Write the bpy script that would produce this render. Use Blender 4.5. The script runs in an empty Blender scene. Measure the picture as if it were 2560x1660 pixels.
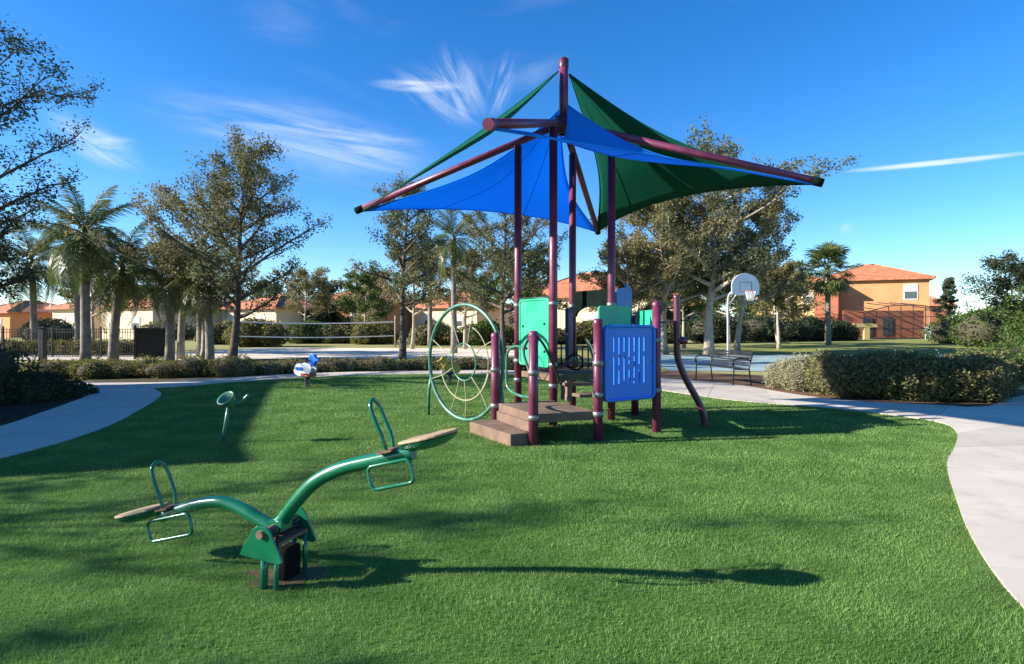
import bpy, bmesh, math, random
import numpy as np
from mathutils import Vector, Matrix
R = math.radians
scene = bpy.context.scene
col = scene.collection

# ------------------------------------------------------------------ camera
FPX, HOR, EYE = 1500.0, 807.0, 1.6          # focal length (px of a 2560 px wide frame), horizon row, eye height
cam_d = bpy.data.cameras.new('camera')
cam = bpy.data.objects.new('camera', cam_d); col.objects.link(cam)
cam_d.sensor_width = 36.0; cam_d.lens = FPX/2560*36
cam_d.shift_y = -(830-HOR)/2560
cam_d.clip_start = 0.05; cam_d.clip_end = 3000
cam.location = (0, 0, EYE); cam.rotation_euler = (R(90), 0, 0)
scene.camera = cam

# ------------------------------------------------------------------ sky
SUN_EL, SUN_SLOPE = R(23.5), 0.15
sdx, sdy = -1/math.hypot(1, SUN_SLOPE), -SUN_SLOPE/math.hypot(1, SUN_SLOPE)   # towards the sun, on the ground
world = bpy.data.worlds.new('World'); scene.world = world; world.use_nodes = True
nt = world.node_tree; nt.nodes.clear()
def N(t, **kw):
    n = nt.nodes.new(t)
    for k, v in kw.items(): setattr(n, k, v)
    return n
def L(a, b): nt.links.new(a, b)
def math_node(op, a, b=None, c=None):
    n = N('ShaderNodeMath', operation=op)
    for i, v in enumerate((a, b, c)):
        if v is None: continue
        if isinstance(v, (int, float)): n.inputs[i].default_value = v
        else: L(v, n.inputs[i])
    return n.outputs[0]
sky = N('ShaderNodeTexSky', sky_type='NISHITA', sun_disc=False)
sky.sun_elevation = SUN_EL; sky.sun_rotation = math.atan2(sdx, sdy) % (2*math.pi)
sky.air_density = 1.0; sky.dust_density = 0.25; sky.ozone_density = 5.0; sky.altitude = 700
hsv = N('ShaderNodeHueSaturation'); hsv.inputs['Saturation'].default_value = 1.24; hsv.inputs['Hue'].default_value = 0.505
L(sky.outputs[0], hsv.inputs['Color'])
tc = N('ShaderNodeTexCoord'); sep = N('ShaderNodeSeparateXYZ'); L(tc.outputs['Generated'], sep.inputs[0])
az = math_node('ARCTAN2', sep.outputs[0], sep.outputs[1])          # compass bearing, 0 = straight ahead
el = math_node('ARCSINE', sep.outputs[2])
comb = N('ShaderNodeCombineXYZ'); L(az, comb.inputs[0]); L(el, comb.inputs[1])
def bearing(u, v):
    x, y, z = (u-1280)/FPX, 1.0, (HOR-v)/FPX
    return math.atan2(x, y), math.asin(z/math.sqrt(x*x+y*y+z*z))
def wisp(p0, p1, width, amount, nscale, stretch, thr=(0.42, 0.75), dist=0.6, seed=0.0):
    """one streak of cirrus between two bearings"""
    a, b = bearing(*p0), bearing(*p1)
    cx, cy = (a[0]+b[0])/2, (a[1]+b[1])/2
    ln = math.hypot(b[0]-a[0], b[1]-a[1])/2; ang = math.atan2(b[1]-a[1], b[0]-a[0])
    m = N('ShaderNodeMapping', vector_type='TEXTURE')
    m.inputs['Location'].default_value = (cx, cy, 0); m.inputs['Rotation'].default_value = (0, 0, ang)
    m.inputs['Scale'].default_value = (ln, width, 1); L(comb.outputs[0], m.inputs[0])
    ld = N('ShaderNodeVectorMath', operation='LENGTH'); L(m.outputs[0], ld.inputs[0])
    mr = N('ShaderNodeMapRange', interpolation_type='SMOOTHERSTEP')
    mr.inputs[1].default_value = 1.0; mr.inputs[2].default_value = 0.1; mr.inputs[3].default_value = 0; mr.inputs[4].default_value = 1
    L(ld.outputs['Value'], mr.inputs[0])
    m2 = N('ShaderNodeMapping'); m2.inputs['Location'].default_value = (seed, seed*1.7, 0)
    m2.inputs['Scale'].default_value = (ln/width/stretch, 1, 1); L(m.outputs[0], m2.inputs[0])
    no = N('ShaderNodeTexNoise'); no.inputs['Scale'].default_value = nscale; no.inputs['Detail'].default_value = 7
    no.inputs['Roughness'].default_value = 0.62; no.inputs['Distortion'].default_value = dist; L(m2.outputs[0], no.inputs['Vector'])
    r2 = N('ShaderNodeMapRange', interpolation_type='SMOOTHSTEP'); r2.inputs[1].default_value = thr[0]; r2.inputs[2].default_value = thr[1]
    L(no.outputs[0], r2.inputs[0])
    return math_node('MULTIPLY', math_node('MULTIPLY', mr.outputs[0], r2.outputs[0]), amount)
W = [wisp((230, 215), (1180, 430), 0.080, 0.46, 1.9, 8, (0.34, 0.78), 0.7, 3.1),
     wisp((560, 285), (1140, 390), 0.045, 0.50, 2.3, 9, (0.34, 0.76), 0.5, 9.1),
     wisp((60, 260), (390, 440), 0.034, 0.50, 2.0, 6, (0.3, 0.75), 0.5, 4.7),
     wisp((200, 358), (365, 356), 0.012, 0.36, 1.8, 8, (0.3, 0.7), 0.4, 1.3),
     wisp((890, 206), (1190, 216), 0.013, 0.50, 1.5, 9, (0.25, 0.65), 0.4, 2.2),
     wisp((1215, 320), (1090, 90), 0.055, 0.50, 2.2, 7, (0.34, 0.75), 0.9, 6.6),
     wisp((1225, 325), (960, 150), 0.045, 0.42, 2.4, 8, (0.36, 0.75), 1.0, 8.2),
     wisp((1215, 318), (1285, 110), 0.032, 0.42, 2.2, 7, (0.38, 0.75), 0.8, 5.3),
     wisp((2040, 434), (2700, 366), 0.0055, 0.75, 0.9, 10, (0.05, 0.5), 0.2, 7.7),
     wisp((2095, 585), (2140, 560), 0.012, 0.35, 1.2, 3, (0.2, 0.7), 0.3, 1.9)]
tot = W[0]
for w in W[1:]: tot = math_node('ADD', tot, w)
# thin cirrus over the whole sky, faint
mg = N('ShaderNodeMapping'); mg.inputs['Scale'].default_value = (1.4, 5.0, 1); mg.inputs['Rotation'].default_value = (0, 0, 0.25); L(comb.outputs[0], mg.inputs[0])
ng = N('ShaderNodeTexNoise'); ng.inputs['Scale'].default_value = 1.6; ng.inputs['Detail'].default_value = 8; ng.inputs['Distortion'].default_value = 0.8; L(mg.outputs[0], ng.inputs['Vector'])
rg = N('ShaderNodeMapRange', interpolation_type='SMOOTHSTEP'); rg.inputs[1].default_value = 0.56; rg.inputs[2].default_value = 0.85; rg.inputs[4].default_value = 0.16; L(ng.outputs[0], rg.inputs[0])
tot = math_node('ADD', tot, rg.outputs[0])
tot = math_node('MINIMUM', tot, 0.85)
mix = N('ShaderNodeMix', data_type='RGBA'); L(tot, mix.inputs[0]); L(hsv.outputs[0], mix.inputs[6])
mix.inputs[7].default_value = (4.4, 4.7, 5.1, 1)
bg = N('ShaderNodeBackground'); bg.inputs['Strength'].default_value = 0.100; L(mix.outputs[2], bg.inputs['Color'])
out = N('ShaderNodeOutputWorld'); L(bg.outputs[0], out.inputs['Surface'])

# ------------------------------------------------------------------ sun and exposure
sun_d = bpy.data.lights.new('sun', 'SUN'); sun_d.energy = 4.8; sun_d.angle = R(0.55); sun_d.color = (1.0, 0.95, 0.86)
sun = bpy.data.objects.new('sun', sun_d); col.objects.link(sun)
sv = Vector((sdx*math.cos(SUN_EL), sdy*math.cos(SUN_EL), math.sin(SUN_EL)))
sun.rotation_euler = sv.to_track_quat('Z', 'Y').to_euler(); sun.location = (-20, -6, 20)
vs = scene.view_settings
vs.view_transform = 'Standard'; vs.look = 'None'; vs.gamma = 1.0; vs.exposure = 1.3; vs.use_curve_mapping = False
try:
    scene.cycles.use_denoising = True; scene.cycles.max_bounces = 6; scene.cycles.transparent_max_bounces = 12
except Exception: pass

# ------------------------------------------------------------------ helpers
def G(u, v):                       # photograph pixel of a spot on the ground -> ground point
    Y = EYE*FPX/(v-HOR); return ((u-1280)/FPX*Y, Y)
def P(u, v, Y):                    # photograph pixel at a known distance -> point
    return Vector(((u-1280)/FPX*Y, Y, EYE+(HOR-v)/FPX*Y))
def setp(o, label=None, cat=None, group=None, kind=None):
    if label: o['label'] = label
    if cat: o['category'] = cat
    if group: o['group'] = group
    if kind: o['kind'] = kind
    return o
def empty(name, loc=(0, 0, 0), rz=0.0, label=None, cat=None, group=None):
    o = bpy.data.objects.new(name, None); col.objects.link(o)
    o.location = loc; o.rotation_euler = (0, 0, rz); o.empty_display_size = 0.1
    return setp(o, label, cat, group)
def link(name, me, m=None, parent=None, loc=None, rot=None, scl=None):
    o = bpy.data.objects.new(name, me); col.objects.link(o)
    if m is not None and not me.materials: me.materials.append(m)
    if parent: o.parent = parent
    if loc is not None: o.location = loc
    if rot is not None: o.rotation_euler = rot
    if scl is not None: o.scale = scl
    return o
def fast_mesh(name, verts, faces, smooth=False):
    """verts (n,3), faces (m,k) arrays"""
    verts = np.asarray(verts, dtype=np.float32); faces = np.asarray(faces, dtype=np.int32)
    me = bpy.data.meshes.new(name); k = faces.shape[1]; m = len(faces)
    me.vertices.add(len(verts)); me.vertices.foreach_set('co', verts.ravel())
    me.loops.add(m*k); me.loops.foreach_set('vertex_index', faces.ravel())
    me.polygons.add(m); me.polygons.foreach_set('loop_start', np.arange(0, m*k, k, dtype=np.int32))
    me.polygons.foreach_set('loop_total', np.full(m, k, dtype=np.int32))
    if smooth: me.polygons.foreach_set('use_smooth', np.ones(m, dtype=bool))
    me.update(calc_edges=True); return me
def catmull(pts, n=8, closed=False):
    pts = [Vector(p) for p in pts]; out = []; k = len(pts)
    rng = range(k if closed else k-1)
    for i in rng:
        p0 = pts[(i-1) % k] if closed or i > 0 else pts[i]*2-pts[i+1]
        p1, p2 = pts[i], pts[(i+1) % k]
        p3 = pts[(i+2) % k] if closed or i+2 < k else p2*2-p1
        for j in range(n):
            t = j/n
            out.append(0.5*((2*p1)+(p2-p0)*t+(2*p0-5*p1+4*p2-p3)*t*t+(3*p1-p0-3*p2+p3)*t**3))
    if not closed: out.append(pts[-1])
    return out
class MB:
    """collects simple shapes into one mesh"""
    def __init__(s): s.v = []; s.f = []; s.sm = []
    def add(s, vs, fs, smooth=False):
        b = len(s.v); s.v += [tuple(v) for v in vs]
        for f in fs: s.f.append(tuple(i+b for i in f)); s.sm.append(smooth)
        return s
    def box(s, c, d, rz=0.0, bev=0.0):
        x, y, z = d[0]/2, d[1]/2, d[2]/2; cs, sn = math.cos(rz), math.sin(rz)
        def T(p): return (c[0]+p[0]*cs-p[1]*sn, c[1]+p[0]*sn+p[1]*cs, c[2]+p[2])
        if bev <= 0:
            vs = [T((sx*x, sy*y, sz*z)) for sz in (-1, 1) for sy in (-1, 1) for sx in (-1, 1)]
            return s.add(vs, [(0, 2, 3, 1), (4, 5, 7, 6), (0, 1, 5, 4), (2, 6, 7, 3), (0, 4, 6, 2), (1, 3, 7, 5)])
        vs = []; idx = {}
        for sz in (-1, 1):
            for sy in (-1, 1):
                for sx in (-1, 1):
                    idx[(sx, sy, sz)] = len(vs)
                    vs += [T((sx*x, sy*(y-bev), sz*(z-bev))), T((sx*(x-bev), sy*y, sz*(z-bev))), T((sx*(x-bev), sy*(y-bev), sz*z))]
        def k(sx, sy, sz, a): return idx[(sx, sy, sz)]+a
        fs = []
        for q in (-1, 1):
            o = (-1, -1), (1, -1), (1, 1), (-1, 1)
            o2 = o if q > 0 else o[::-1]
            fs.append([k(q, a, b, 0) for a, b in o2]); fs.append([k(a, q, b, 1) for a, b in o2[::-1]]); fs.append([k(a, b, q, 2) for a, b in o2])
        for a in (-1, 1):
            for b in (-1, 1):
                fs.append([k(a, b, -1, 0), k(a, b, 1, 0), k(a, b, 1, 1), k(a, b, -1, 1)])
                fs.append([k(a, -1, b, 0), k(a, 1, b, 0), k(a, 1, b, 2), k(a, -1, b, 2)])
                fs.append([k(-1, a, b, 1), k(1, a, b, 1), k(1, a, b, 2), k(-1, a, b, 2)])
                for c2 in (-1, 1): fs.append([k(a, b, c2, 0), k(a, b, c2, 1), k(a, b, c2, 2)])
        return s.add(vs, fs)
    def tube(s, path, r, n=10, closed=False, caps=True, smooth=True):
        path = [Vector(p) for p in path]; m = len(path)
        rs = r if isinstance(r, (list, tuple)) else [r]*m
        vs = []; prev = None
        for i, p in enumerate(path):
            a = path[(i-1) % m] if (closed or i > 0) else p; b = path[(i+1) % m] if (closed or i < m-1) else p
            t = (b-a); t = t.normalized() if t.length > 1e-9 else Vector((0, 0, 1))
            if prev is None:
                up = Vector((0, 0, 1)) if abs(t.z) < 0.9 else Vector((1, 0, 0)); x = t.cross(up).normalized()
            else:
                x = prev-t*prev.dot(t); x = x.normalized() if x.length > 1e-6 else t.orthogonal().normalized()
            prev = x; y = t.cross(x)
            for k in range(n):
                an = 2*math.pi*k/n; vs.append(p+(x*math.cos(an)+y*math.sin(an))*rs[i])
        fs = []
        for i in range(m if closed else m-1):
            j = (i+1) % m
            for k in range(n): fs.append((i*n+k, i*n+(k+1) % n, j*n+(k+1) % n, j*n+k))
        s.add(vs, fs, smooth)
        if caps and not closed:
            b = len(s.v)-m*n
            s.f.append(tuple(b+k for k in reversed(range(n)))); s.sm.append(False)
            s.f.append(tuple(b+(m-1)*n+k for k in range(n))); s.sm.append(False)
        return s
    def lathe(s, prof, c=(0, 0, 0), n=16, axis=None):
        vs = []; fs = []
        M = Matrix.Identity(3) if axis is None else Vector(axis).to_track_quat('Z', 'Y').to_matrix()
        for (r, z) in prof:
            for k in range(n):
                an = 2*math.pi*k/n; vs.append(Vector(c)+M @ Vector((r*math.cos(an), r*math.sin(an), z)))
        for i in range(len(prof)-1):
            for k in range(n): fs.append((i*n+k, i*n+(k+1) % n, (i+1)*n+(k+1) % n, (i+1)*n+k))
        return s.add(vs, fs, True)
    def prism(s, poly, thick, M):
        """poly in local (x,y), extruded +-thick/2 along local z, placed by 4x4 M"""
        n = len(poly); vs = [M @ Vector((p[0], p[1], -thick/2)) for p in poly]+[M @ Vector((p[0], p[1], thick/2)) for p in poly]
        fs = [tuple(reversed(range(n))), tuple(range(n, 2*n))]+[(i, (i+1) % n, n+(i+1) % n, n+i) for i in range(n)]
        return s.add(vs, fs)
    def mesh(s, name):
        me = bpy.data.meshes.new(name); me.from_pydata(s.v, [], s.f)
        me.polygons.foreach_set('use_smooth', s.sm); me.update(); return me
    def build(s, name, m, parent=None, bevel=0.0, **kw):
        o = link(name, s.mesh(name), m, parent, **kw)
        if bevel > 0:
            b = o.modifiers.new('bevel', 'BEVEL'); b.width = bevel; b.segments = 2; b.limit_method = 'ANGLE'
        return o
def frame(o, x, y):                # matrix with local x,y along the given world vectors
    x = Vector(x).normalized(); y = Vector(y); y = (y-x*y.dot(x)).normalized(); z = x.cross(y)
    return Matrix(((x.x, y.x, z.x, o[0]), (x.y, y.y, z.y, o[1]), (x.z, y.z, z.z, o[2]), (0, 0, 0, 1)))
def rrect(w, h, r, n=5, x0=0, y0=0):
    p = []
    for cx, cy, a0 in ((w/2-r, h/2-r, 0), (-w/2+r, h/2-r, 90), (-w/2+r, -h/2+r, 180), (w/2-r, -h/2+r, 270)):
        for k in range(n+1):
            a = R(a0+90*k/n); p.append((x0+cx+r*math.cos(a), y0+cy+r*math.sin(a)))
    return p
def panel_with_holes(outer, holes, thick, M, name, m, parent, bevel=0.006):
    """flat plate with real openings"""
    bm = bmesh.new(); edges = []
    for loop in [outer]+holes:
        vs = [bm.verts.new((p[0], p[1], 0)) for p in loop]
        edges += [bm.edges.new((vs[i], vs[(i+1) % len(vs)])) for i in range(len(vs))]
    bmesh.ops.triangle_fill(bm, use_beauty=True, use_dissolve=False, edges=edges)
    bmesh.ops.recalc_face_normals(bm, faces=bm.faces)
    r = bmesh.ops.extrude_face_region(bm, geom=list(bm.faces))
    for v in [g for g in r['geom'] if isinstance(g, bmesh.types.BMVert)]: v.co.z += thick
    for v in bm.verts: v.co.z -= thick/2
    bmesh.ops.recalc_face_normals(bm, faces=bm.faces)
    bm.transform(M); me = bpy.data.meshes.new(name); bm.to_mesh(me); bm.free()
    return link(name, me, m, parent)

# ------------------------------------------------------------------ materials
def mat(name, c1, c2=None, scale=6.0, rough=0.6, bump=0.0, bscale=60.0, metallic=0.0, coat=0.0, spec=0.5, detail=4, thr=(0.35, 0.65), island=0.0, bdist=0.01):
    m = bpy.data.materials.new(name); m.use_nodes = True; t = m.node_tree; p = t.nodes['Principled BSDF']
    p.inputs['Roughness'].default_value = rough; p.inputs['Metallic'].default_value = metallic
    p.inputs['Specular IOR Level'].default_value = spec
    if coat: p.inputs['Coat Weight'].default_value = coat; p.inputs['Coat Roughness'].default_value = 0.15
    c1 = tuple(c1)+(1,)
    tcn = t.nodes.new('ShaderNodeTexCoord')
    if c2 is None: p.inputs['Base Color'].default_value = c1; last = None
    else:
        no = t.nodes.new('ShaderNodeTexNoise'); no.inputs['Scale'].default_value = scale; no.inputs['Detail'].default_value = detail
        no.inputs['Roughness'].default_value = 0.6
        t.links.new(tcn.outputs['Object'], no.inputs['Vector'])
        mr = t.nodes.new('ShaderNodeMapRange'); mr.inputs[1].default_value = thr[0]; mr.inputs[2].default_value = thr[1]
        t.links.new(no.outputs[0], mr.inputs[0])
        mx = t.nodes.new('ShaderNodeMix'); mx.data_type = 'RGBA'; mx.inputs[6].default_value = c1; mx.inputs[7].default_value = tuple(c2)+(1,)
        t.links.new(mr.outputs[0], mx.inputs[0]); last = mx.outputs[2]
        if island:
            ge = t.nodes.new('ShaderNodeNewGeometry'); m2 = t.nodes.new('ShaderNodeMapRange')
            m2.inputs[3].default_value = 1-island; m2.inputs[4].default_value = 1+island
            t.links.new(ge.outputs['Random Per Island'], m2.inputs[0])
            hv = t.nodes.new('ShaderNodeHueSaturation'); t.links.new(last, hv.inputs['Color']); t.links.new(m2.outputs[0], hv.inputs['Value']); last = hv.outputs[0]
        t.links.new(last, p.inputs['Base Color'])
        rr_ = t.nodes.new('ShaderNodeMapRange'); rr_.inputs[1].default_value = 0.3; rr_.inputs[2].default_value = 0.7; rr_.inputs[3].default_value = max(0.05, rough-0.10); rr_.inputs[4].default_value = min(1.0, rough+0.14)
        t.links.new(no.outputs[0], rr_.inputs[0]); t.links.new(rr_.outputs[0], p.inputs['Roughness'])
    if bump:
        nb = t.nodes.new('ShaderNodeTexNoise'); nb.inputs['Scale'].default_value = bscale; nb.inputs['Detail'].default_value = 5
        t.links.new(tcn.outputs['Object'], nb.inputs['Vector'])
        bp = t.nodes.new('ShaderNodeBump'); bp.inputs['Strength'].default_value = bump; bp.inputs['Distance'].default_value = bdist
        t.links.new(nb.outputs[0], bp.inputs['Height']); t.links.new(bp.outputs[0], p.inputs['Normal'])
    return m
def leaf_mat(name, c1, c2, c3=None, trans=0.35, scale=0.5, rough=0.7, spec=0.14):
    """leaves: random tone per leaf, patches of a second tone, light through the blade"""
    m = bpy.data.materials.new(name); m.use_nodes = True; t = m.node_tree; p = t.nodes['Principled BSDF']
    ge = t.nodes.new('ShaderNodeNewGeometry'); tcn = t.nodes.new('ShaderNodeTexCoord')
    mx = t.nodes.new('ShaderNodeMix'); mx.data_type = 'RGBA'; mx.inputs[6].default_value = tuple(c1)+(1,); mx.inputs[7].default_value = tuple(c2)+(1,)
    t.links.new(ge.outputs['Random Per Island'], mx.inputs[0]); last = mx.outputs[2]
    if c3 is not None:
        no = t.nodes.new('ShaderNodeTexNoise'); no.inputs['Scale'].default_value = scale; no.inputs['Detail'].default_value = 4
        t.links.new(tcn.outputs['Object'], no.inputs['Vector'])
        mr = t.nodes.new('ShaderNodeMapRange'); mr.inputs[1].default_value = 0.4; mr.inputs[2].default_value = 0.64; t.links.new(no.outputs[0], mr.inputs[0])
        m3 = t.nodes.new('ShaderNodeMix'); m3.data_type = 'RGBA'; t.links.new(mr.outputs[0], m3.inputs[0]); t.links.new(last, m3.inputs[6]); m3.inputs[7].default_value = tuple(c3)+(1,)
        last = m3.outputs[2]
    t.links.new(last, p.inputs['Base Color']); p.inputs['Roughness'].default_value = rough; p.inputs['Specular IOR Level'].default_value = spec
    tr = t.nodes.new('ShaderNodeBsdfTranslucent'); t.links.new(last, tr.inputs['Color'])
    ms = t.nodes.new('ShaderNodeMixShader'); ms.inputs[0].default_value = trans
    t.links.new(p.outputs[0], ms.inputs[1]); t.links.new(tr.outputs[0], ms.inputs[2])
    t.links.new(ms.outputs[0], t.nodes['Material Output'].inputs['Surface']); return m
M = {}
M['grass'] = leaf_mat('grass_blades', (0.135, 0.245, 0.056), (0.270, 0.390, 0.118), (0.105, 0.200, 0.046), 0.34, 1.6, 0.6, 0.2)
M['lawn'] = mat('lawn_soil_and_thatch', (0.055, 0.125, 0.020), (0.092, 0.175, 0.034), 1.3, 0.95, 0.5, 90, spec=0.1)
M['ground'] = mat('dry_grass', (0.24, 0.25, 0.075), (0.36, 0.31, 0.13), 0.35, 0.95, 0.6, 30, spec=0.1, detail=8)
M['concrete'] = mat('broom_finished_concrete', (0.50, 0.430, 0.345), (0.59, 0.512, 0.415), 1.1, 0.9, 0.25, 140, spec=0.2, detail=9, thr=(0.3, 0.7))
def weathered(m):
    t = m.node_tree; p = t.nodes['Principled BSDF']; src = p.inputs['Base Color'].links[0].from_socket
    oi = t.nodes.new('ShaderNodeObjectInfo'); mr = t.nodes.new('ShaderNodeMapRange'); mr.inputs[3].default_value = 0.90; mr.inputs[4].default_value = 1.06
    t.links.new(oi.outputs['Random'], mr.inputs[0])
    no = t.nodes.new('ShaderNodeTexNoise'); no.inputs['Scale'].default_value = 2.3; no.inputs['Detail'].default_value = 10; no.inputs['Roughness'].default_value = 0.7
    t.links.new(t.nodes['Texture Coordinate'].outputs['Object'], no.inputs['Vector'])
    m2 = t.nodes.new('ShaderNodeMapRange'); m2.inputs[1].default_value = 0.52; m2.inputs[2].default_value = 0.72; m2.inputs[3].default_value = 1.0; m2.inputs[4].default_value = 0.80
    t.links.new(no.outputs[0], m2.inputs[0])
    mu = t.nodes.new('ShaderNodeMath'); mu.operation = 'MULTIPLY'; t.links.new(mr.outputs[0], mu.inputs[0]); t.links.new(m2.outputs[0], mu.inputs[1])
    hv = t.nodes.new('ShaderNodeHueSaturation'); t.links.new(src, hv.inputs['Color']); t.links.new(mu.outputs[0], hv.inputs['Value']); t.links.new(hv.outputs[0], p.inputs['Base Color'])
weathered(M['concrete'])
M['soil'] = mat('worn_soil', (0.11, 0.072, 0.040), (0.17, 0.125, 0.070), 9, 0.95, 0.6, 60, spec=0.1, detail=8)
M['joint'] = mat('path_joint_sand', (0.20, 0.18, 0.15), (0.28, 0.25, 0.2), 9, 0.95)
M['mulch'] = mat('bark_mulch', (0.12, 0.062, 0.036), (0.25, 0.145, 0.088), 14, 0.95, 0.9, 45, spec=0.1, detail=8, bdist=0.04)
M['bed'] = mat('planted_bed_soil', (0.070, 0.058, 0.030), (0.15, 0.115, 0.062), 8, 0.95, 0.9, 45, spec=0.1, detail=8, bdist=0.04)
M['mulch_dark'] = mat('shaded_bark_mulch', (0.040, 0.025, 0.018), (0.085, 0.052, 0.034), 14, 0.95, 0.9, 45, spec=0.1, detail=8, bdist=0.04)  # darker copy of the mulch: the left bed's shade put into its colour
M['sand'] = mat('court_sand', (0.68, 0.56, 0.43), (0.80, 0.69, 0.55), 0.4, 0.95, 0.7, 9, spec=0.1, detail=8, bdist=0.06)
M['court'] = mat('court_paint', (0.26, 0.36, 0.36), (0.32, 0.42, 0.41), 0.5, 0.7, spec=0.3)
M['line'] = mat('court_line_paint', (0.75, 0.76, 0.74), (0.66, 0.67, 0.66), 3, 0.7)
M['plum'] = mat('plum_powder_coat', (0.120, 0.017, 0.046), (0.165, 0.026, 0.066), 5, 0.42, 0.08, 200, coat=0.1)
M['plum_dark'] = mat('dark_plum_steel', (0.080, 0.012, 0.030), (0.110, 0.018, 0.042), 3, 0.36, coat=0.2)
M['clamp'] = mat('cast_clamp', (0.22, 0.20, 0.20), (0.32, 0.30, 0.29), 12, 0.45, metallic=0.7)
M['blue'] = mat('blue_moulded_plastic', (0.004, 0.165, 0.66), (0.008, 0.19, 0.72), 2.5, 0.40, 0.05, 160, spec=0.5)
M['blue_faded'] = mat('faded_blue_plastic', (0.010, 0.13, 0.40), (0.030, 0.19, 0.47), 2.5, 0.5)
M['navy'] = mat('navy_plastic', (0.008, 0.014, 0.085), (0.014, 0.022, 0.12), 4, 0.45)
M['jade'] = mat('jade_green_plastic', (0.012, 0.34, 0.165), (0.030, 0.42, 0.225), 2.5, 0.42, 0.05, 160)
M['black'] = mat('black_plastic', (0.004, 0.008, 0.007), (0.008, 0.014, 0.011), 5, 0.9, spec=0.03)
M['rubber'] = mat('black_rubber', (0.006, 0.006, 0.006), (0.010, 0.009, 0.008), 8, 0.9, spec=0.1)
M['deck'] = mat('brown_coated_deck', (0.125, 0.074, 0.046), (0.21, 0.135, 0.088), 4, 0.8, 0.4, 180, detail=8)
M['tgreen'] = mat('green_powder_coat', (0.004, 0.115, 0.048), (0.007, 0.150, 0.068), 3, 0.24, 0.05, 300, coat=0.5)
M['tgreen_dark'] = mat('dark_green_rubber', (0.004, 0.030, 0.016), (0.008, 0.048, 0.026), 6, 0.55)
M['teal'] = mat('weathered_green_coat', (0.030, 0.130, 0.085), (0.075, 0.205, 0.140), 7, 0.36, coat=0.2)
M['rope'] = mat('tan_rope', (0.36, 0.32, 0.20), (0.26, 0.27, 0.16), 40, 0.9)
M['tan'] = mat('tan_seat_board', (0.42, 0.30, 0.16), (0.30, 0.20, 0.11), 9, 0.6, 0.2, 90)
M['rust'] = mat('rusty_brown_steel', (0.12, 0.050, 0.030), (0.22, 0.12, 0.075), 14, 0.7)
M['steel'] = mat('galvanised_steel', (0.40, 0.41, 0.40), (0.52, 0.52, 0.50), 9, 0.4, metallic=0.6)
M['white'] = mat('white_enamel', (0.70, 0.72, 0.74), (0.62, 0.65, 0.68), 4, 0.45)
M['orange'] = mat('orange_enamel', (0.60, 0.13, 0.02), (0.5, 0.10, 0.02), 4, 0.5)
M['red'] = mat('red_brown_plastic', (0.26, 0.040, 0.022), (0.32, 0.06, 0.03), 4, 0.5)
M['yellow'] = mat('yellow_plastic', (0.58, 0.40, 0.035), (0.5, 0.33, 0.03), 4, 0.5)
M['iron'] = mat('black_iron', (0.010, 0.011, 0.012), (0.020, 0.021, 0.022), 8, 0.45)
M['bronze'] = mat('bronze_frame', (0.035, 0.022, 0.016), (0.05, 0.032, 0.022), 8, 0.5)
M['bark'] = mat('oak_bark', (0.075, 0.056, 0.042), (0.165, 0.130, 0.098), 7, 0.95, 0.9, 30, spec=0.1, detail=8, bdist=0.03)
M['bark_pale'] = mat('pale_bark', (0.30, 0.245, 0.185), (0.46, 0.40, 0.31), 5, 0.95, 0.8, 22, spec=0.1, detail=8, bdist=0.03)
M['palm_bark'] = mat('palm_bark', (0.17, 0.145, 0.115), (0.30, 0.265, 0.215), 4, 0.95, 0.7, 16, spec=0.1, detail=8, bdist=0.03)
M['leaf_oak'] = leaf_mat('oak_leaf', (0.066, 0.086, 0.038), (0.200, 0.214, 0.095), (0.215, 0.200, 0.098), 0.40, 0.35)
M['leaf_oak_brown'] = leaf_mat('oak_leaf_dry', (0.105, 0.104, 0.038), (0.285, 0.260, 0.108), (0.275, 0.225, 0.105), 0.40, 0.45)
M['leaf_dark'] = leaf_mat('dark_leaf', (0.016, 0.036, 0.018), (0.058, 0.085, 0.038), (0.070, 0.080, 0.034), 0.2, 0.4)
M['leaf_green'] = leaf_mat('green_leaf', (0.040, 0.085, 0.016), (0.120, 0.180, 0.040), (0.085, 0.120, 0.030), 0.3, 0.6)
M['leaf_yellow'] = leaf_mat('yellow_green_leaf', (0.110, 0.120, 0.022), (0.260, 0.240, 0.060), (0.170, 0.150, 0.050), 0.3, 0.9)
M['leaf_hedge'] = leaf_mat('hedge_leaf', (0.080, 0.102, 0.030), (0.225, 0.235, 0.085), (0.205, 0.170, 0.075), 0.25, 1.4)
M['leaf_grey'] = leaf_mat('grey_green_leaf', (0.25, 0.25, 0.13), (0.46, 0.44, 0.27), (0.36, 0.32, 0.19), 0.25, 2.0)
M['leaf_palm'] = leaf_mat('palm_leaflet', (0.042, 0.090, 0.017), (0.118, 0.162, 0.036), (0.135, 0.135, 0.040), 0.35, 0.8, 0.4, 0.5)
M['twig'] = mat('hedge_twigs', (0.050, 0.042, 0.024), (0.085, 0.070, 0.038), 12, 0.95)
M['stucco_orange'] = mat('orange_stucco', (0.58, 0.255, 0.10), (0.66, 0.31, 0.135), 0.6, 0.95, 0.3, 25)
M['stucco_cream'] = mat('cream_stucco', (0.66, 0.50, 0.32), (0.74, 0.58, 0.39), 0.6, 0.95, 0.3, 25)
M['stucco_yellow'] = mat('yellow_stucco', (0.66, 0.46, 0.15), (0.72, 0.52, 0.20), 0.6, 0.95, 0.3, 25)
M['stucco_red'] = mat('terracotta_stucco', (0.40, 0.125, 0.062), (0.46, 0.16, 0.08), 0.6, 0.95, 0.3, 25)
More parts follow.
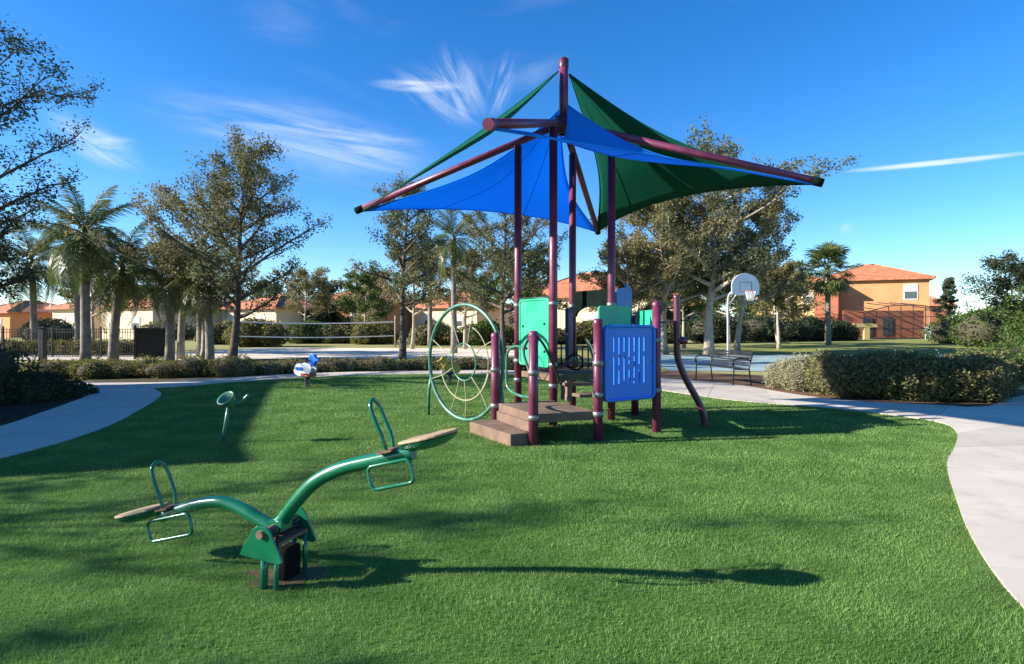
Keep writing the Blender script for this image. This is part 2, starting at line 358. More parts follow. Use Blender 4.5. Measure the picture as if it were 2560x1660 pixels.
M['roof'] = mat('terracotta_tiles', (0.40, 0.130, 0.062), (0.56, 0.215, 0.105), 1.8, 0.85, 0.8, 7, detail=8, bdist=0.1)
M['trim'] = mat('white_trim', (0.72, 0.70, 0.66), None, rough=0.6)
M['glass'] = mat('window_glass', (0.06, 0.075, 0.085), None, rough=0.08, spec=0.8)
M['blind'] = mat('window_blind', (0.55, 0.54, 0.50), None, rough=0.6)
def fabric(name, c, trans):
    m = leaf_mat(name, c, c, None, trans, 1.0, 0.7, 0.15); t = m.node_tree
    tcn = t.nodes['Texture Coordinate']; no = t.nodes.new('ShaderNodeTexNoise'); no.inputs['Scale'].default_value = 3.0; no.inputs['Detail'].default_value = 6
    t.links.new(tcn.outputs['Object'], no.inputs['Vector'])
    bp = t.nodes.new('ShaderNodeBump'); bp.inputs['Strength'].default_value = 0.15; bp.inputs['Distance'].default_value = 0.05
    t.links.new(no.outputs[0], bp.inputs['Height']); t.links.new(bp.outputs[0], t.nodes['Principled BSDF'].inputs['Normal']); return m
M['sail_blue'] = fabric('blue_shade_cloth', (0.025, 0.37, 0.90), 0.60)
M['sail_green'] = fabric('green_shade_cloth', (0.008, 0.135, 0.078), 0.50)
def screen_mat(name, c, alpha):
    m = bpy.data.materials.new(name); m.use_nodes = True; t = m.node_tree; p = t.nodes['Principled BSDF']
    p.inputs['Base Color'].default_value = tuple(c)+(1,); p.inputs['Alpha'].default_value = alpha; p.inputs['Roughness'].default_value = 0.8
    return m
M['screen'] = screen_mat('insect_screen', (0.03, 0.022, 0.02), 0.38)
M['mesh_screen'] = screen_mat('black_privacy_mesh', (0.012, 0.014, 0.014), 0.93)
# ================================================================== the setting
def sheet(name, pts, z, m, parent=None, kind='structure', thick=0.0):
    n = len(pts); vs = [(p[0], p[1], z) for p in pts]
    a = sum(pts[i][0]*pts[(i+1) % n][1]-pts[(i+1) % n][0]*pts[i][1] for i in range(n))
    f = tuple(range(n)) if a > 0 else tuple(reversed(range(n)))
    me = bpy.data.meshes.new(name); me.from_pydata(vs, [], [f]); me.update()
    o = link(name, me, m, parent)
    if kind: o['kind'] = kind
    return o
ring = [(900*math.cos(2*math.pi*k/48), 900*math.sin(2*math.pi*k/48)) for k in range(48)]
sheet('ground', ring, -0.03, M['ground'])

# edges of the looping path, on the ground
near_edge = [(-22, 14.0), (-16, 14.3), (-12, 14.5), (-10.2, 14.4), (-8.75, 14.6), (-8.05, 15.3), (-7.5, 16.1), (-6.6, 17.0), (-6.0, 17.55), (-4.5, 18.2), (-2.74, 18.6), (-1, 18.8), (0.86, 18.2), (2.4, 16.4), (3.5, 14.2), (4.3, 12.7), (4.95, 11.95), (5.85, 11.3), (6.5, 10.45), (6.85, 9.6), (6.45, 8.7), (5.6, 7.6), (4.9, 6.76), (3.95, 5.32), (3.32, 4.29), (2.85, 3.33), (2.55, 2.3), (2.4, 1.0), (2.4, -1.0)]
far_edge = [(-22, 15.8), (-16, 16.0), (-12, 16.2), (-10.3, 16.1), (-9.2, 16.3), (-8.6, 17.0), (-7.9, 17.7), (-7.1, 18.4), (-6.5, 18.9), (-4.8, 19.5), (-2.9, 19.9), (-1.07, 20.1), (1.2, 19.7), (3.0, 18.4), (4.5, 17.0), (5.55, 15.9), (5.95, 14.8), (6.4, 13.0), (7.1, 12.1), (8.6, 11.3), (8.5, 9.8), (7.4, 7.8), (6.7, 6.6), (5.75, 5.0), (5.15, 3.9), (4.7, 2.9), (4.4, 2.0), (4.25, 0.8), (4.25, -1.0)]
left_in = [(-6.4, 1.0), (-6.2, 3.5), (-6.05, 5.5), (-6.0, 7.06), (-6.02, 8.13), (-6.3, 9.5), (-6.83, 11.0), (-7.36, 12.4), (-7.95, 13.6), (-8.72, 14.56)]
left_out = [(-8.2, 1.0), (-8.0, 3.5), (-7.8, 5.5), (-7.72, 7.3), (-7.85, 9.1), (-8.36, 10.67), (-8.84, 12.0), (-9.3, 13.1), (-10.1, 13.9), (-11.6, 14.42)]
east_a = [(8.52, 9.9), (10.5, 10.6), (13, 11.6), (18, 13.4), (26, 16)]
east_b = [(8.62, 11.35), (9.3, 11.6), (11.3, 13.2), (16, 15.6), (24, 18.6)]
def strip(name, ea, eb, z, step, label_parent=None, crack=0.012):
    a = catmull([(x, y, 0) for x, y in ea], 14); b = catmull([(x, y, 0) for x, y in eb], 14)
    base = MB(); n = len(a); vs = []
    for i in range(n): vs += [(a[i].x, a[i].y, z-0.008), (b[i].x, b[i].y, z-0.008)]
    base.add(vs, [(2*i, 2*i+2, 2*i+3, 2*i+1) for i in range(n-1)])
    root = base.build(name, M['joint'], None); root['kind'] = 'structure'
    mid = [(a[i]+b[i])/2 for i in range(n)]; acc = [0]
    for i in range(1, n): acc.append(acc[-1]+(mid[i]-mid[i-1]).length)
    def at(s):
        i = min(max(int(np.searchsorted(acc, s))-1, 0), n-2); t = (s-acc[i])/max(acc[i+1]-acc[i], 1e-6)
        return a[i].lerp(a[i+1], t), b[i].lerp(b[i+1], t)
    k = int(acc[-1]/step)
    for q in range(k):
        s0, s1 = q*acc[-1]/k+crack/2, (q+1)*acc[-1]/k-crack/2; m = MB(); vv = []; sub = 5
        for j in range(sub+1):
            pa, pb = at(s0+(s1-s0)*j/sub); vv += [(pa.x, pa.y, z), (pb.x, pb.y, z), (pa.x, pa.y, z-0.06), (pb.x, pb.y, z-0.06)]
        fs = []
        for j in range(sub):
            o = 4*j; fs += [(o, o+4, o+5, o+1), (o, o+2, o+6, o+4), (o+1, o+5, o+7, o+3)]
        fs += [(0, 1, 3, 2), (4*sub, 4*sub+2, 4*sub+3, 4*sub+1)]
        m.add(vv, fs); m.build('slab', M['concrete'], root)
    return root
strip('path', near_edge, far_edge, 0.016, 1.55)
strip('side_path', left_in, left_out, 0.011, 1.55)
strip('branch_path', east_a, east_b, 0.011, 1.6)

# the lawn inside the loop
ne = [(p.x, p.y) for p in catmull([(x, y, 0) for x, y in near_edge[4:]], 8)]
li = [(p.x, p.y) for p in catmull([(x, y, 0) for x, y in left_in], 8)]
lawn_poly = li[:-1]+ne
sheet('lawn', lawn_poly, 0.0, M['lawn'])
# planting beds
fe = [(p.x, p.y) for p in catmull([(x, y, 0) for x, y in far_edge], 6)]
sheet('far_mulch_bed', [p for p in fe if -20 < p[0] < 4.4 and p[1] > 15]+[(3.0, 24.0), (-4, 26.5), (-9, 27.5), (-14, 25.5), (-20, 24)], -0.004, M['bed'])
lo = [(p.x, p.y) for p in catmull([(x, y, 0) for x, y in left_out], 6)]
sheet('left_mulch_bed', [p for p in lo if p[1] > 4]+[(-12.5, 14.4), (-20, 14.2), (-20, 4)], -0.004, M['mulch_dark'])
sheet('right_mulch_bed', [(4.0, 17.65), (4.6, 17.0), (5.6, 15.95), (6.0, 14.8), (6.45, 13.05), (7.15, 12.15), (8.65, 11.4), (9.3, 11.65), (11.3, 13.25), (12.6, 14.1), (11.5, 15.4), (9.0, 16.6), (7.2, 18.6), (5.2, 20.2)], -0.006, M['mulch'])
# the sand court and the ball court
sheet('sand_court', [G(430, 903), G(620, 909), G(1060, 906), G(1330, 897), G(1380, 880), G(1180, 870), G(640, 869), G(420, 884)], -0.012, M['sand'])
sheet('ball_court', [(5.3, 20.3), (13.5, 19.6), (24, 21.6), (24, 30.4), (7.6, 30.4), (6.0, 26)], -0.015, M['court'])
for k, (a, b) in enumerate([((7.0, 29.9), (23.5, 29.9)), ((6.8, 20.9), (23.5, 21.9)), ((11.7, 26.1), (16.3, 26.1))]):
    d = Vector((b[0]-a[0], b[1]-a[1])); nrm = Vector((-d.y, d.x)).normalized()*0.05
    ln = sheet('court_line', [(a[0]+nrm.x, a[1]+nrm.y), (a[0]-nrm.x, a[1]-nrm.y), (b[0]-nrm.x, b[1]-nrm.y), (b[0]+nrm.x, b[1]+nrm.y)], -0.011, M['line'])
sheet('far_walk', [(-13.6, 25.6), (-9.2, 27.6), (-8.0, 29.5), (-12.5, 31), (-26, 31), (-26, 26.5)], -0.014, M['concrete'])

sheet('worn_patch', [(-1.42+(0.20+0.05*math.sin(3*a)+0.04*math.sin(7*a+1))*math.cos(a)*1.15, 3.78+(0.18+0.04*math.sin(2*a+1))*math.sin(a)) for a in [2*math.pi*k/30 for k in range(30)]], 0.004, M['soil'])
# grass blades on the lawn
rng = np.random.default_rng(5)
def in_poly(px, py, poly):
    inside = np.zeros(len(px), bool); n = len(poly); j = n-1
    for i in range(n):
        xi, yi = poly[i]; xj, yj = poly[j]
        c = ((yi > py) != (yj > py)) & (px < (xj-xi)*(py-yi)/((yj-yi) or 1e-9)+xi)
        inside ^= c; j = i
    return inside
def blades(name, bands, poly, m, label, hmul=1.0):
    Vs = []; 
    for (y0, y1, dens, h, w) in bands:
        x0 = -0.95*y1-0.8; x1 = 0.95*y1+0.8
        k = int((x1-x0)*(y1-y0)*dens); px = rng.uniform(x0, x1, k); py = rng.uniform(y0, y1, k)
        keep = (np.abs(px) < 0.95*py+0.8) & in_poly(px, py, poly); keep &= rng.random(k) > 0.92*np.exp(-(((px+1.42)/0.21)**2+((py-3.78)/0.18)**2)**2); px, py = px[keep], py[keep]; k = len(px)
        # thinner and lower in soft patches
        pt = np.sin(px*2.1+np.sin(py*1.3)*1.7)*np.cos(py*2.6+px*0.7)
        hh = h*hmul*rng.uniform(0.55, 1.25, k)*(1+0.18*pt); a = rng.uniform(0, 2*np.pi, k); lean = rng.uniform(0.1, 0.9, k)*hh
        b = rng.uniform(0, 2*np.pi, k); ww = w*rng.uniform(0.7, 1.3, k)/2
        z = np.zeros(k)-0.004
        v0 = np.stack([px-np.cos(a)*ww, py-np.sin(a)*ww, z], 1); v1 = np.stack([px+np.cos(a)*ww, py+np.sin(a)*ww, z], 1)
        v2 = np.stack([px+np.cos(b)*lean, py+np.sin(b)*lean, hh], 1)
        Vs.append(np.stack([v0, v1, v2], 1).reshape(-1, 3))
    V = np.concatenate(Vs); F = np.arange(len(V)).reshape(-1, 3)
    o = link(name, fast_mesh(name, V, F), m); return setp(o, label, 'grass', kind='stuff')
blades('lawn_grass', [(1.6, 4.2, 11000, 0.021, 0.0042), (4.2, 6.2, 8000, 0.021, 0.0052), (6.2, 9, 4500, 0.022, 0.0075), (9, 13, 2000, 0.024, 0.012), (13, 20, 900, 0.026, 0.018)], lawn_poly, M['grass'], 'short clipped green turf filling the lawn inside the path')

# ================================================================== the play structure with its shade sails
C = Vector((0.87, 10.1, 0)); TH = R(-16.5)
e_r = Vector((math.cos(TH), math.sin(TH), 0)); e_b = Vector((-math.sin(TH), math.cos(TH), 0))   # towards right and rear sail corners
HUB, TIP, TOP, MID = 4.95, 3.70, 6.0, 5.3
play = empty('play_structure', (0, 0, 0), 0, 'plum posted playground climber with blue and green panels under crossed shade sails', 'playground')
dirs = {'front': -e_b, 'left': -e_r, 'rear': e_b, 'right': e_r}
HD = 0.80; AL = 3.92
post_xy = {k: C+d*HD for k, d in dirs.items()}
def post(p, h, r=0.064, m='plum', cap=True):
    o = MB().tube([(p[0], p[1], -0.05), (p[0], p[1], h)], r, 16, caps=True).build('post', M[m], play)
    if cap: MB().lathe([(r+0.004, -0.03), (r+0.004, 0.005), (r*0.8, 0.03), (0.001, 0.04)], (p[0], p[1], h), 16).build('post_cap', M[m], o)
    return o
def clamp(p, z, o, r=0.064):
    MB().lathe([(r, -0.035), (r+0.012, -0.033), (r+0.012, 0.033), (r, 0.035)], (p[0], p[1], z), 14).build('clamp', M['clamp'], o)
tall = {}
for k, p in post_xy.items():
    tall[k] = post(p, HUB-(HUB-TIP)*HD/AL-0.05, 0.064, cap=False)
    for z in (0.62, 0.95, 1.9): clamp(p, z, tall[k])
mast = MB().tube([C+Vector((0, 0, HUB-0.15)), C+Vector((0, 0, TOP))], 0.075, 16).build('mast', M['plum'], play)
MB().lathe([(0.085, -0.10), (0.085, 0.03), (0.05, 0.06), (0.001, 0.065)], C+Vector((0, 0, TOP)), 14).build('mast_cap', M['plum_dark'], mast)
MB().lathe([(0.076, -0.16), (0.16, -0.15), (0.16, 0.13), (0.076, 0.15)], C+Vector((0, 0, HUB-0.02)), 12).build('hub', M['plum_dark'], mast)
tips = {}
for k, d in dirs.items():
    t = C+d*AL+Vector((0, 0, TIP)); tips[k] = t
    a = MB().tube([C+d*0.05+Vector((0, 0, HUB)), t], 0.060, 14).build('arm', M['plum'], play)
    ax = (t-(C+Vector((0, 0, HUB)))).normalized()
    MB().tube([t-ax*0.13, t+ax*0.03], 0.066, 14).build('end_cap', M['plum'] if k == 'front' else M['black'], a)
def sail(apex, t1, t2, side, base, m, label, drop=0.0, belly=0.12, n=18):
    cen = (apex+t1+t2)/3; V = []; 
    bm_ = (t1+t2)/2; inw = (apex-bm_); inw.z = 0; inw.normalize()
    for i in range(n+1):
        s = i/n
        for j in range(n+1):
            t = j/n
            e1 = apex.lerp(t1, s)+(cen-apex.lerp(t1, s))*side*4*s*(1-s); e2 = apex.lerp(t2, s)+(cen-apex.lerp(t2, s))*side*4*s*(1-s)
            p = e1.lerp(e2, t)
            p = p+(cen-bm_)*base*4*t*(1-t)*s**1.5
            p = p+Vector((0, 0, -belly))*(4*t*(1-t))*(4*s*(1-s))+Vector((0, 0, -drop))*(4*s*(1-s))*(1-0.75*s)
            V.append(p)
    F = [(i*(n+1)+j, i*(n+1)+j+1, (i+1)*(n+1)+j+1, (i+1)*(n+1)+j) for i in range(n) for j in range(n)]
    o = MB().add(V, F, True).build('shade_sail', m, play); o['label'] = label
    so = o.modifiers.new('cloth_thickness', 'SOLIDIFY'); so.thickness = 0.004; so.offset = 0
    hem = MB()
    edges = [[V[i*(n+1)] for i in range(n+1)], [V[i*(n+1)+n] for i in range(n+1)], [V[n*(n+1)+j] for j in range(n+1)]]
    for e in edges: hem.tube(e, 0.012, 6)
    hem.build('hem', m, o)
    for q in (0.33, 0.66):
        j = int(n*q); MB().tube([V[i*(n+1)+j]+Vector((0, 0, -0.004)) for i in range(2, n+1)], 0.006, 4, caps=False).build('seam', m, o)
    return o
def inset(p, q, d): return p+(q-p).normalized()*d
top = C+Vector((0, 0, TOP-0.10)); mid = C+Vector((0, 0, MID))
for a, b, ap, m, lab in (('left', 'front', top, 'sail_green', 'green shade sail over the front left side, seen edge on'), ('rear', 'right', top, 'sail_green', 'dark green shade sail over the rear right side'),
                         ('left', 'rear', mid, 'sail_blue', 'sunlit blue shade sail at the rear left'), ('right', 'front', mid, 'sail_blue', 'blue shade sail reaching out to the right tip')):
    t1, t2 = inset(tips[a], C+Vector((0, 0, TIP)), 0.10)+Vector((0, 0, -0.02)), inset(tips[b], C+Vector((0, 0, TIP)), 0.10)+Vector((0, 0, -0.02))
    sail(ap+((t1+t2)/2-ap).normalized()*0.14, t1, t2, 0.22 if a != 'left' or b == 'front' else 0.17, 0.06 if a == 'right' else 0.20 if b == 'front' else 0.34, M[m], lab, 0.10 if m != 'sail_blue' else 0.42 if a == 'right' else 0.26)
# lower posts
PF, PA, PB, PL, PD = Vector((0.28, 7.84, 0)), Vector((1.17, 8.16, 0)), Vector((2.11, 8.76, 0)), Vector((-0.25, 9.0, 0)), Vector((2.13, 10.4, 0))
pf = post(PF, 1.46); pa = post(PA, 1.62); pb = post(PB, 1.88); pl = post(PL, 1.42); pd = post(PD, 1.70)
for o, p, zs in ((pf, PF, (0.36, 0.95)), (pa, PA, (0.36, 0.62, 1.05)), (pb, PB, (0.62, 1.35)), (pl, PL, (0.36, 0.9)), (pd, PD, (0.62,))):
    for z in zs: clamp(p, z, o)
# decks: a rim and a perforated top
def deck(name, pts, z, th=0.11, lab=None):
    c = sum(pts, Vector())/len(pts); q = [c+(p-c)*0.955 for p in pts]
    o = MB().prism([(p.x, p.y) for p in q], th, Matrix.Translation((0, 0, z-th/2))).build(name, M['deck'], play, bevel=0.008)
    if lab: o['label'] = lab
    return o
pF, pL_, pR, pK = post_xy['front'], post_xy['left'], post_xy['right'], post_xy['rear']
deck('deck', [PF, PA, pF, PL], 0.40, 0.12, 'low brown deck behind the step')
deck('deck', [pF, pR, pK, pL_], 0.78, 0.10, 'upper brown deck between the four tall posts')
deck('deck', [PA, PB, PD, pR], 0.62, 0.10, 'brown deck behind the blue slotted panel')
# step block on the ground
st = [Vector((-0.62, 8.75, 0)), Vector((-0.02, 7.74, 0)), Vector((0.22, 7.86, 0)), Vector((0.16, 8.15, 0)), Vector((-0.28, 9.05, 0))]
MB().prism([(p.x, p.y) for p in st], 0.17, Matrix.Translation((0, 0, 0.075))).build('step', M['deck'], play, bevel=0.012)
rz = math.atan2((PL-PF).y, (PL-PF).x)
MB().box(((PF+PL)/2).to_tuple()[:2]+(0.225,), ((PL-PF).length*0.86, 0.03, 0.13), rz).build('riser', M['deck'], play)
# steps between the lower and the upper deck
for q, (z, t) in enumerate(((0.52, 0.55), (0.65, 0.85))):
    a = PA.lerp(pR, t); b = PL.lerp(pF, 1.0).lerp(pF, t); c = (PA.lerp(pF, t)+ (pR-pF)*0.45)
    MB().box((c.x-0.1, c.y, z), (0.62, 0.24, 0.05), R(25.5), 0.01).build('tread', M['deck'], play)
for s in (0.12, 0.85):
    c = pF.lerp(pR, s); MB().box((c.x+0.08, c.y-0.12, 0.55), (0.03, 0.30, 0.30), R(25.5)).build('stringer', M['deck'], play)
# panels
def pmat(a, b, z, off=0.0):
    d = (b-a); d.z = 0; c = (a+b)/2; nrm = Vector((d.y, -d.x, 0)).normalized()
    return frame((c.x+nrm.x*off, c.y+nrm.y*off, z), d, (0, 0, 1))
w = (PB-PA).length
slots = []
for k in range(7):
    x = -0.30+k*0.096; up = k % 2 == 0
    slots.append(rrect(0.036, 0.22 if up else 0.40, 0.017, 4, x, 0.26 if up else 0.17))
    slots.append(rrect(0.036, 0.40 if up else 0.20, 0.017, 4, x, -0.10 if up else -0.19))
bpn = panel_with_holes(rrect(w-0.16, 1.05, 0.07), slots, 0.035, pmat(PA, PB, 1.04, 0.02), 'slotted_panel', M['blue'], play); bpn['label'] = 'bright blue plastic panel cut with rows of upright slots'
rim = [pmat(PA, PB, 1.04, 0.045) @ Vector((x, y, 0)) for x, y in rrect(w-0.19, 1.02, 0.065)]
MB().tube(rim, 0.022, 8, closed=True).build('panel_rim', M['blue'], bpn)
gw = (pF-pL_).length
gp = panel_with_holes(rrect(gw-0.18, 1.10, 0.05), [rrect(0.07, 0.045, 0.02, 4, x, y) for x, y in ((-0.36, 0.10), (0.33, 0.14), (-0.36, -0.30), (0.33, -0.30))], 0.035, pmat(pL_, pF, 1.44, 0.0), 'climb_panel', M['jade'], play)
gp['label'] = 'jade green plastic panel with small hand holes'
rim = [pmat(pL_, pF, 1.44, 0.02) @ Vector((x, y, 0)) for x, y in rrect(gw-0.21, 1.07, 0.045)]
MB().tube(rim, 0.018, 8, closed=True).build('panel_rim', M['jade'], gp)
MB().tube([pmat(pL_, pF, 1.44) @ Vector((-gw/2+0.06, 0.56, 0)), pmat(pL_, pF, 1.44) @ Vector((gw/2-0.06, 0.56, 0))], 0.025, 8).build('top_rail', M['tgreen_dark'], gp)
for MM, ww, hh, par in ((pmat(PA, PB, 1.04, 0.06), w-0.24, 0.97, bpn), (pmat(pL_, pF, 1.44, 0.03), gw-0.26, 1.02, gp)):
    for sx in (-0.5, 0.5):
        for sy in (-0.5, 0.0, 0.5): MB().lathe([(0.016, 0), (0.016, 0.008), (0.001, 0.012)], MM @ Vector((sx*ww, sy*hh, -0.01)), 8, MM.to_3x3() @ Vector((0, 0, 1))).build('bolt', M['clamp'], par)
# header panel between rear and right posts, with an arched underside
hw = (pR-pK).length-0.10
arch = [(-hw/2, 0.17), (hw/2, 0.17), (hw/2, -0.28), (hw/2-0.06, -0.28)]+[((hw/2-0.06)*math.cos(a), -0.28+0.17*math.sin(a)) for a in [math.pi*k/12 for k in range(1, 12)]]+[(-hw/2+0.06, -0.28), (-hw/2, -0.28)]
MB().prism(arch, 0.05, pmat(pK, pR, 1.99)).build('header_panel', M['black'], play)['label'] = 'black arched header panel between two tall posts'
# navy tunnel flank seen on edge, beside the rear post
nv = C+(-e_b*0.12)+(-e_r*0.30)
MB().prism(rrect(0.30, 0.95, 0.06), 0.06, frame((0.93, 9.75, 1.36), (0.35, 0.94, 0), (0, 0, 1))).build('navy_panel', M['navy'], play, bevel=0.01)['label'] = 'narrow navy plastic panel turned edge on'
# blue and green panels at the right rear
q1 = pR.lerp(PD, 0.06)+Vector((0, 0.0, 0))
MB().prism([(-0.24, -0.75), (0.24, -0.75), (0.24, 0.22), (0.17, 0.24), (0.13, 0.31), (0.06, 0.30), (0.04, 0.24), (-0.24, 0.20)], 0.04, pmat(pR, PD, 1.95)).build('tall_panel', M['blue_faded'], play, bevel=0.006)['label'] = 'faded blue panel with notched top behind the slotted panel'
gg = (PB-PD).length
MB().prism(rrect(gg-0.2, 1.15, 0.08), 0.04, pmat(PD, PB, 1.22)).build('side_panel', M['jade'], play, bevel=0.006)
MB().prism(rrect(0.62, 0.46, 0.05), 0.035, pmat(PA, PB, 1.62, -0.42) @ Matrix.Translation((0.12, 0, 0))).build('window_panel', M['jade'], play, bevel=0.006)
# black bar barrier across the back, and the wheel on it
for k in range(9):
    p = pL_.lerp(pK, 0.12+0.76*k/8); MB().tube([(p.x, p.y, 0.80), (p.x, p.y, 1.28+0.03*(k % 2))], 0.014, 8).build('bar', M['black'], play)
for z in (0.86, 1.24):
    MB().tube([pL_+Vector((0, 0, z)), pK+Vector((0, 0, z))], 0.018, 8).build('rail', M['black'], play)
for k in range(6):
    p = pK.lerp(pR, 0.12+0.76*k/5); MB().tube([(p.x, p.y, 0.80), (p.x, p.y, 1.20)], 0.014, 8).build('bar', M['black'], play)
MB().tube([pK+Vector((0, 0, 1.18)), pR+Vector((0, 0, 1.18))], 0.018, 8).build('rail', M['black'], play)
hubp = pF.lerp(pR, 0.3)+Vector((0.05, -0.05, 0.98))
MB().tube([hubp+Vector((0.12*math.cos(a), 0.03*math.sin(a), 0.12*math.sin(a))) for a in [2*math.pi*k/20 for k in range(20)]], 0.014, 8, closed=True).build('steering_wheel', M['black'], play)
MB().tube([pF+Vector((0, 0, 0.9)), hubp, pR+Vector((0, 0, 0.9))], 0.016, 8).build('rail', M['plum_dark'], play)
# hand rails by the step
def loop(name, pts, r, m, n=7): return MB().tube(catmull(pts, n), r, 9).build(name, m, play)
hr = (PF-PL); 
loop('handrail', [PF+Vector((-0.05, 0.05, 0.95)), PF+Vector((-0.12, 0.30, 1.22)), PF+Vector((-0.0, 0.42, 1.42)), PF+Vector((0.16, 0.60, 1.30)), PF+Vector((0.38, 0.95, 0.86)), PF+Vector((0.42, 1.2, 0.70))], 0.019, M['tgreen_dark'])
loop('handrail', [PF+Vector((-0.02, 0.05, 0.62)), PF+Vector((-0.18, 0.42, 0.60)), PF+Vector((-0.34, 0.75, 0.68)), PF+Vector((-0.36, 0.80, 0.95)), PF+Vector((-0.34, 0.78, 1.18)), PF+Vector((-0.24, 0.60, 1.27)), PF+Vector((-0.08, 0.32, 1.25))], 0.019, M['teal'])
loop('handrail', [PA+Vector((-0.04, -0.04, 1.18)), PA+Vector((-0.09, 0.1, 1.30)), PA+Vector((-0.13, 0.22, 1.36)), PA+Vector((-0.03, 0.3, 1.1)), PA+Vector((0.0, 0.3, 0.75))], 0.017, M['tgreen_dark'])
# curved sliding pole at the right
pole = [(2.545, 9.285, 2.03), (2.55, 9.28, 1.75), (2.55, 9.28, 1.35), (2.57, 9.29, 1.05), (2.70, 9.30, 0.72), (2.88, 9.31, 0.40), (2.97, 9.31, 0.18), (2.99, 9.31, -0.04)]
cp = MB().tube(catmull(pole, 8), 0.052, 14).build('curved_pole', M['plum_dark'], play); cp['label'] = 'dark plum pole bent outward near the ground'
MB().tube([(2.55, 9.28, 1.33), (2.70, 9.30, 1.32)], 0.06, 12).build('rung', M['plum_dark'], cp)
MB().tube([(2.55, 9.28, 1.62), PB+Vector((0, 0, 1.60))], 0.018, 8).build('brace', M['plum_dark'], cp)
# climbing ring with its rope web
rc = Vector((-0.78, 9.72, 0.965)); rr = 0.93; rd = Vector((0.69, -0.72, 0)).normalized()
def rp(a, r=rr): return rc+rd*(r*math.cos(a))+Vector((0, 0, r*math.sin(a)))
cr = MB().tube([rp(2*math.pi*k/72) for k in range(72)], 0.030, 10, closed=True).build('climbing_ring', M['teal'], play); cr['label'] = 'tall green steel ring holding a rope web'
MB().tube([rp(2*math.pi*k/40, 0.30) for k in range(40)], 0.013, 7, closed=True).build('inner_ring', M['teal'], cr)
for a in (0.45, 1.25, 1.95, 2.75, 3.5, 4.3, 4.75, 5.4):
    MB().tube(catmull([rp(a, 0.30), rp(a+0.05, 0.6), rp(a, rr)], 4), 0.009, 6).build('rope', M['rope'], cr)
MB().tube([rp(math.pi*(1.08+0.84*k/24), 0.62) for k in range(25)], 0.014, 7).build('rope', M['rope'], cr)
MB().tube([rp(math.pi*(-0.22+0.6*k/16), 0.60) for k in range(17)], 0.009, 7).build('rope', M['rope'], cr)
lp = rp(math.pi*1.10); MB().tube([lp, lp+Vector((-0.05, 0.06, -0.25)), Vector((lp.x-0.06, lp.y+0.07, -0.03))], 0.028, 10).build('leg', M['teal'], cr)
lp = rp(-0.35); MB().tube([lp, Vector((lp.x+0.03, lp.y-0.02, -0.03))], 0.045, 10).build('leg', M['teal'], cr)
for a in (0.4, -0.35):
    q = rp(a); MB().tube([q, PL+Vector((0, 0, q.z))], 0.016, 8).build('bracket', M['tgreen_dark'], cr)

# ================================================================== the seesaw
see = empty('seesaw', (-1.45, 3.75, 0), 0, 'green tubular seesaw with two arched arms and looped handles on the front lawn', 'seesaw')
SD = Vector((0.955, -0.297, 0)).normalized(); SN = Vector((-SD.y, SD.x, 0))   # along the beam, and across it (away from camera)
def SZ(zx, zy):
    """a point in the upright plane of the beam, relative to the seesaw's foot"""
    u, v = 280+zx/2.644, 900+zy/2.644; k = (u-1280)/FPX
    s = (-1.45-k*3.75)/(k*SD.y-SD.x); Y = 3.75+SD.y*s; return SD*s+Vector((0, 0, EYE+(HOR-v)/FPX*Y))
arm_l = [SZ(330, 1035), SZ(420, 1000), SZ(560, 955), SZ(720, 938), SZ(860, 985), SZ(980, 1055), SZ(1085, 1118)]
arm_r = [SZ(1065, 1125), SZ(1130, 1050), SZ(1225, 925), SZ(1350, 800), SZ(1520, 715), SZ(1750, 660), SZ(1950, 618), SZ(1990, 609)]
bo = MB().tube(catmull(arm_l, 8), 0.040, 18).build('beam_arm', M['tgreen'], see)
bo2 = MB().tube(catmull(arm_r, 8), 0.043, 18).build('beam_arm', M['tgreen'], see)
sl = math.atan2((arm_r[-1]-arm_r[-3]).z, (arm_r[-1]-arm_r[-3]).dot(SD)); ax = SD*math.cos(sl)+Vector((0, 0, math.sin(sl))); up = SD*-math.sin(sl)+Vector((0, 0, math.cos(sl)))
def seat(c, sgn, hc, lab):
    """board, moulded shell under it"""
    W2 = 0.13
    pts = []
    for k in range(13):
        a = math.pi*(k/12-0.5); pts.append((0.19*math.cos(a)*0.9+0.03, W2*math.sin(a)))
    pts += [(-0.13, W2*0.7), (-0.15, 0), (-0.13, -W2*0.7)]
    Mx = frame(c+up*0.045, ax*sgn, SN)
    b = MB().prism(pts, 0.016, Mx).build('seat', M['tan'], see, bevel=0.005); b['label'] = lab
    sh = []
    prof = [(0.000, 1.0), (-0.020, 0.93), (-0.046, 0.62), (-0.058, 0.10)]
    for (z, s_) in prof: sh += [Mx @ Vector((p[0]*s_, p[1]*s_, z*1.0-0.012)) if Mx.to_3x3() @ Vector((0, 0, 1)) @ up > 0 else Mx @ Vector((p[0]*s_, p[1]*s_, -z+0.012)) for p in pts]
    n = len(pts); fs = [(i*n+j, i*n+(j+1) % n, (i+1)*n+(j+1) % n, (i+1)*n+j) for i in range(3) for j in range(n)]
    MB().add(sh, fs, True).build('seat_shell', M['tgreen'], b)
def handle(base, tip_off, w, rad=0.0125):
    q = [base-SN*w*0.75, base-SN*w*0.95+up*0.09, base-SN*w+up*0.20+tip_off*0.6, base-SN*w*0.8+up*0.29+tip_off, base+up*0.325+tip_off*1.1, base+SN*w*0.8+up*0.29+tip_off, base+SN*w+up*0.20+tip_off*0.6, base+SN*w*0.95+up*0.09, base+SN*w*0.75]
    MB().tube(catmull(q, 7), rad, 10).build('handle', M['tgreen'], see)
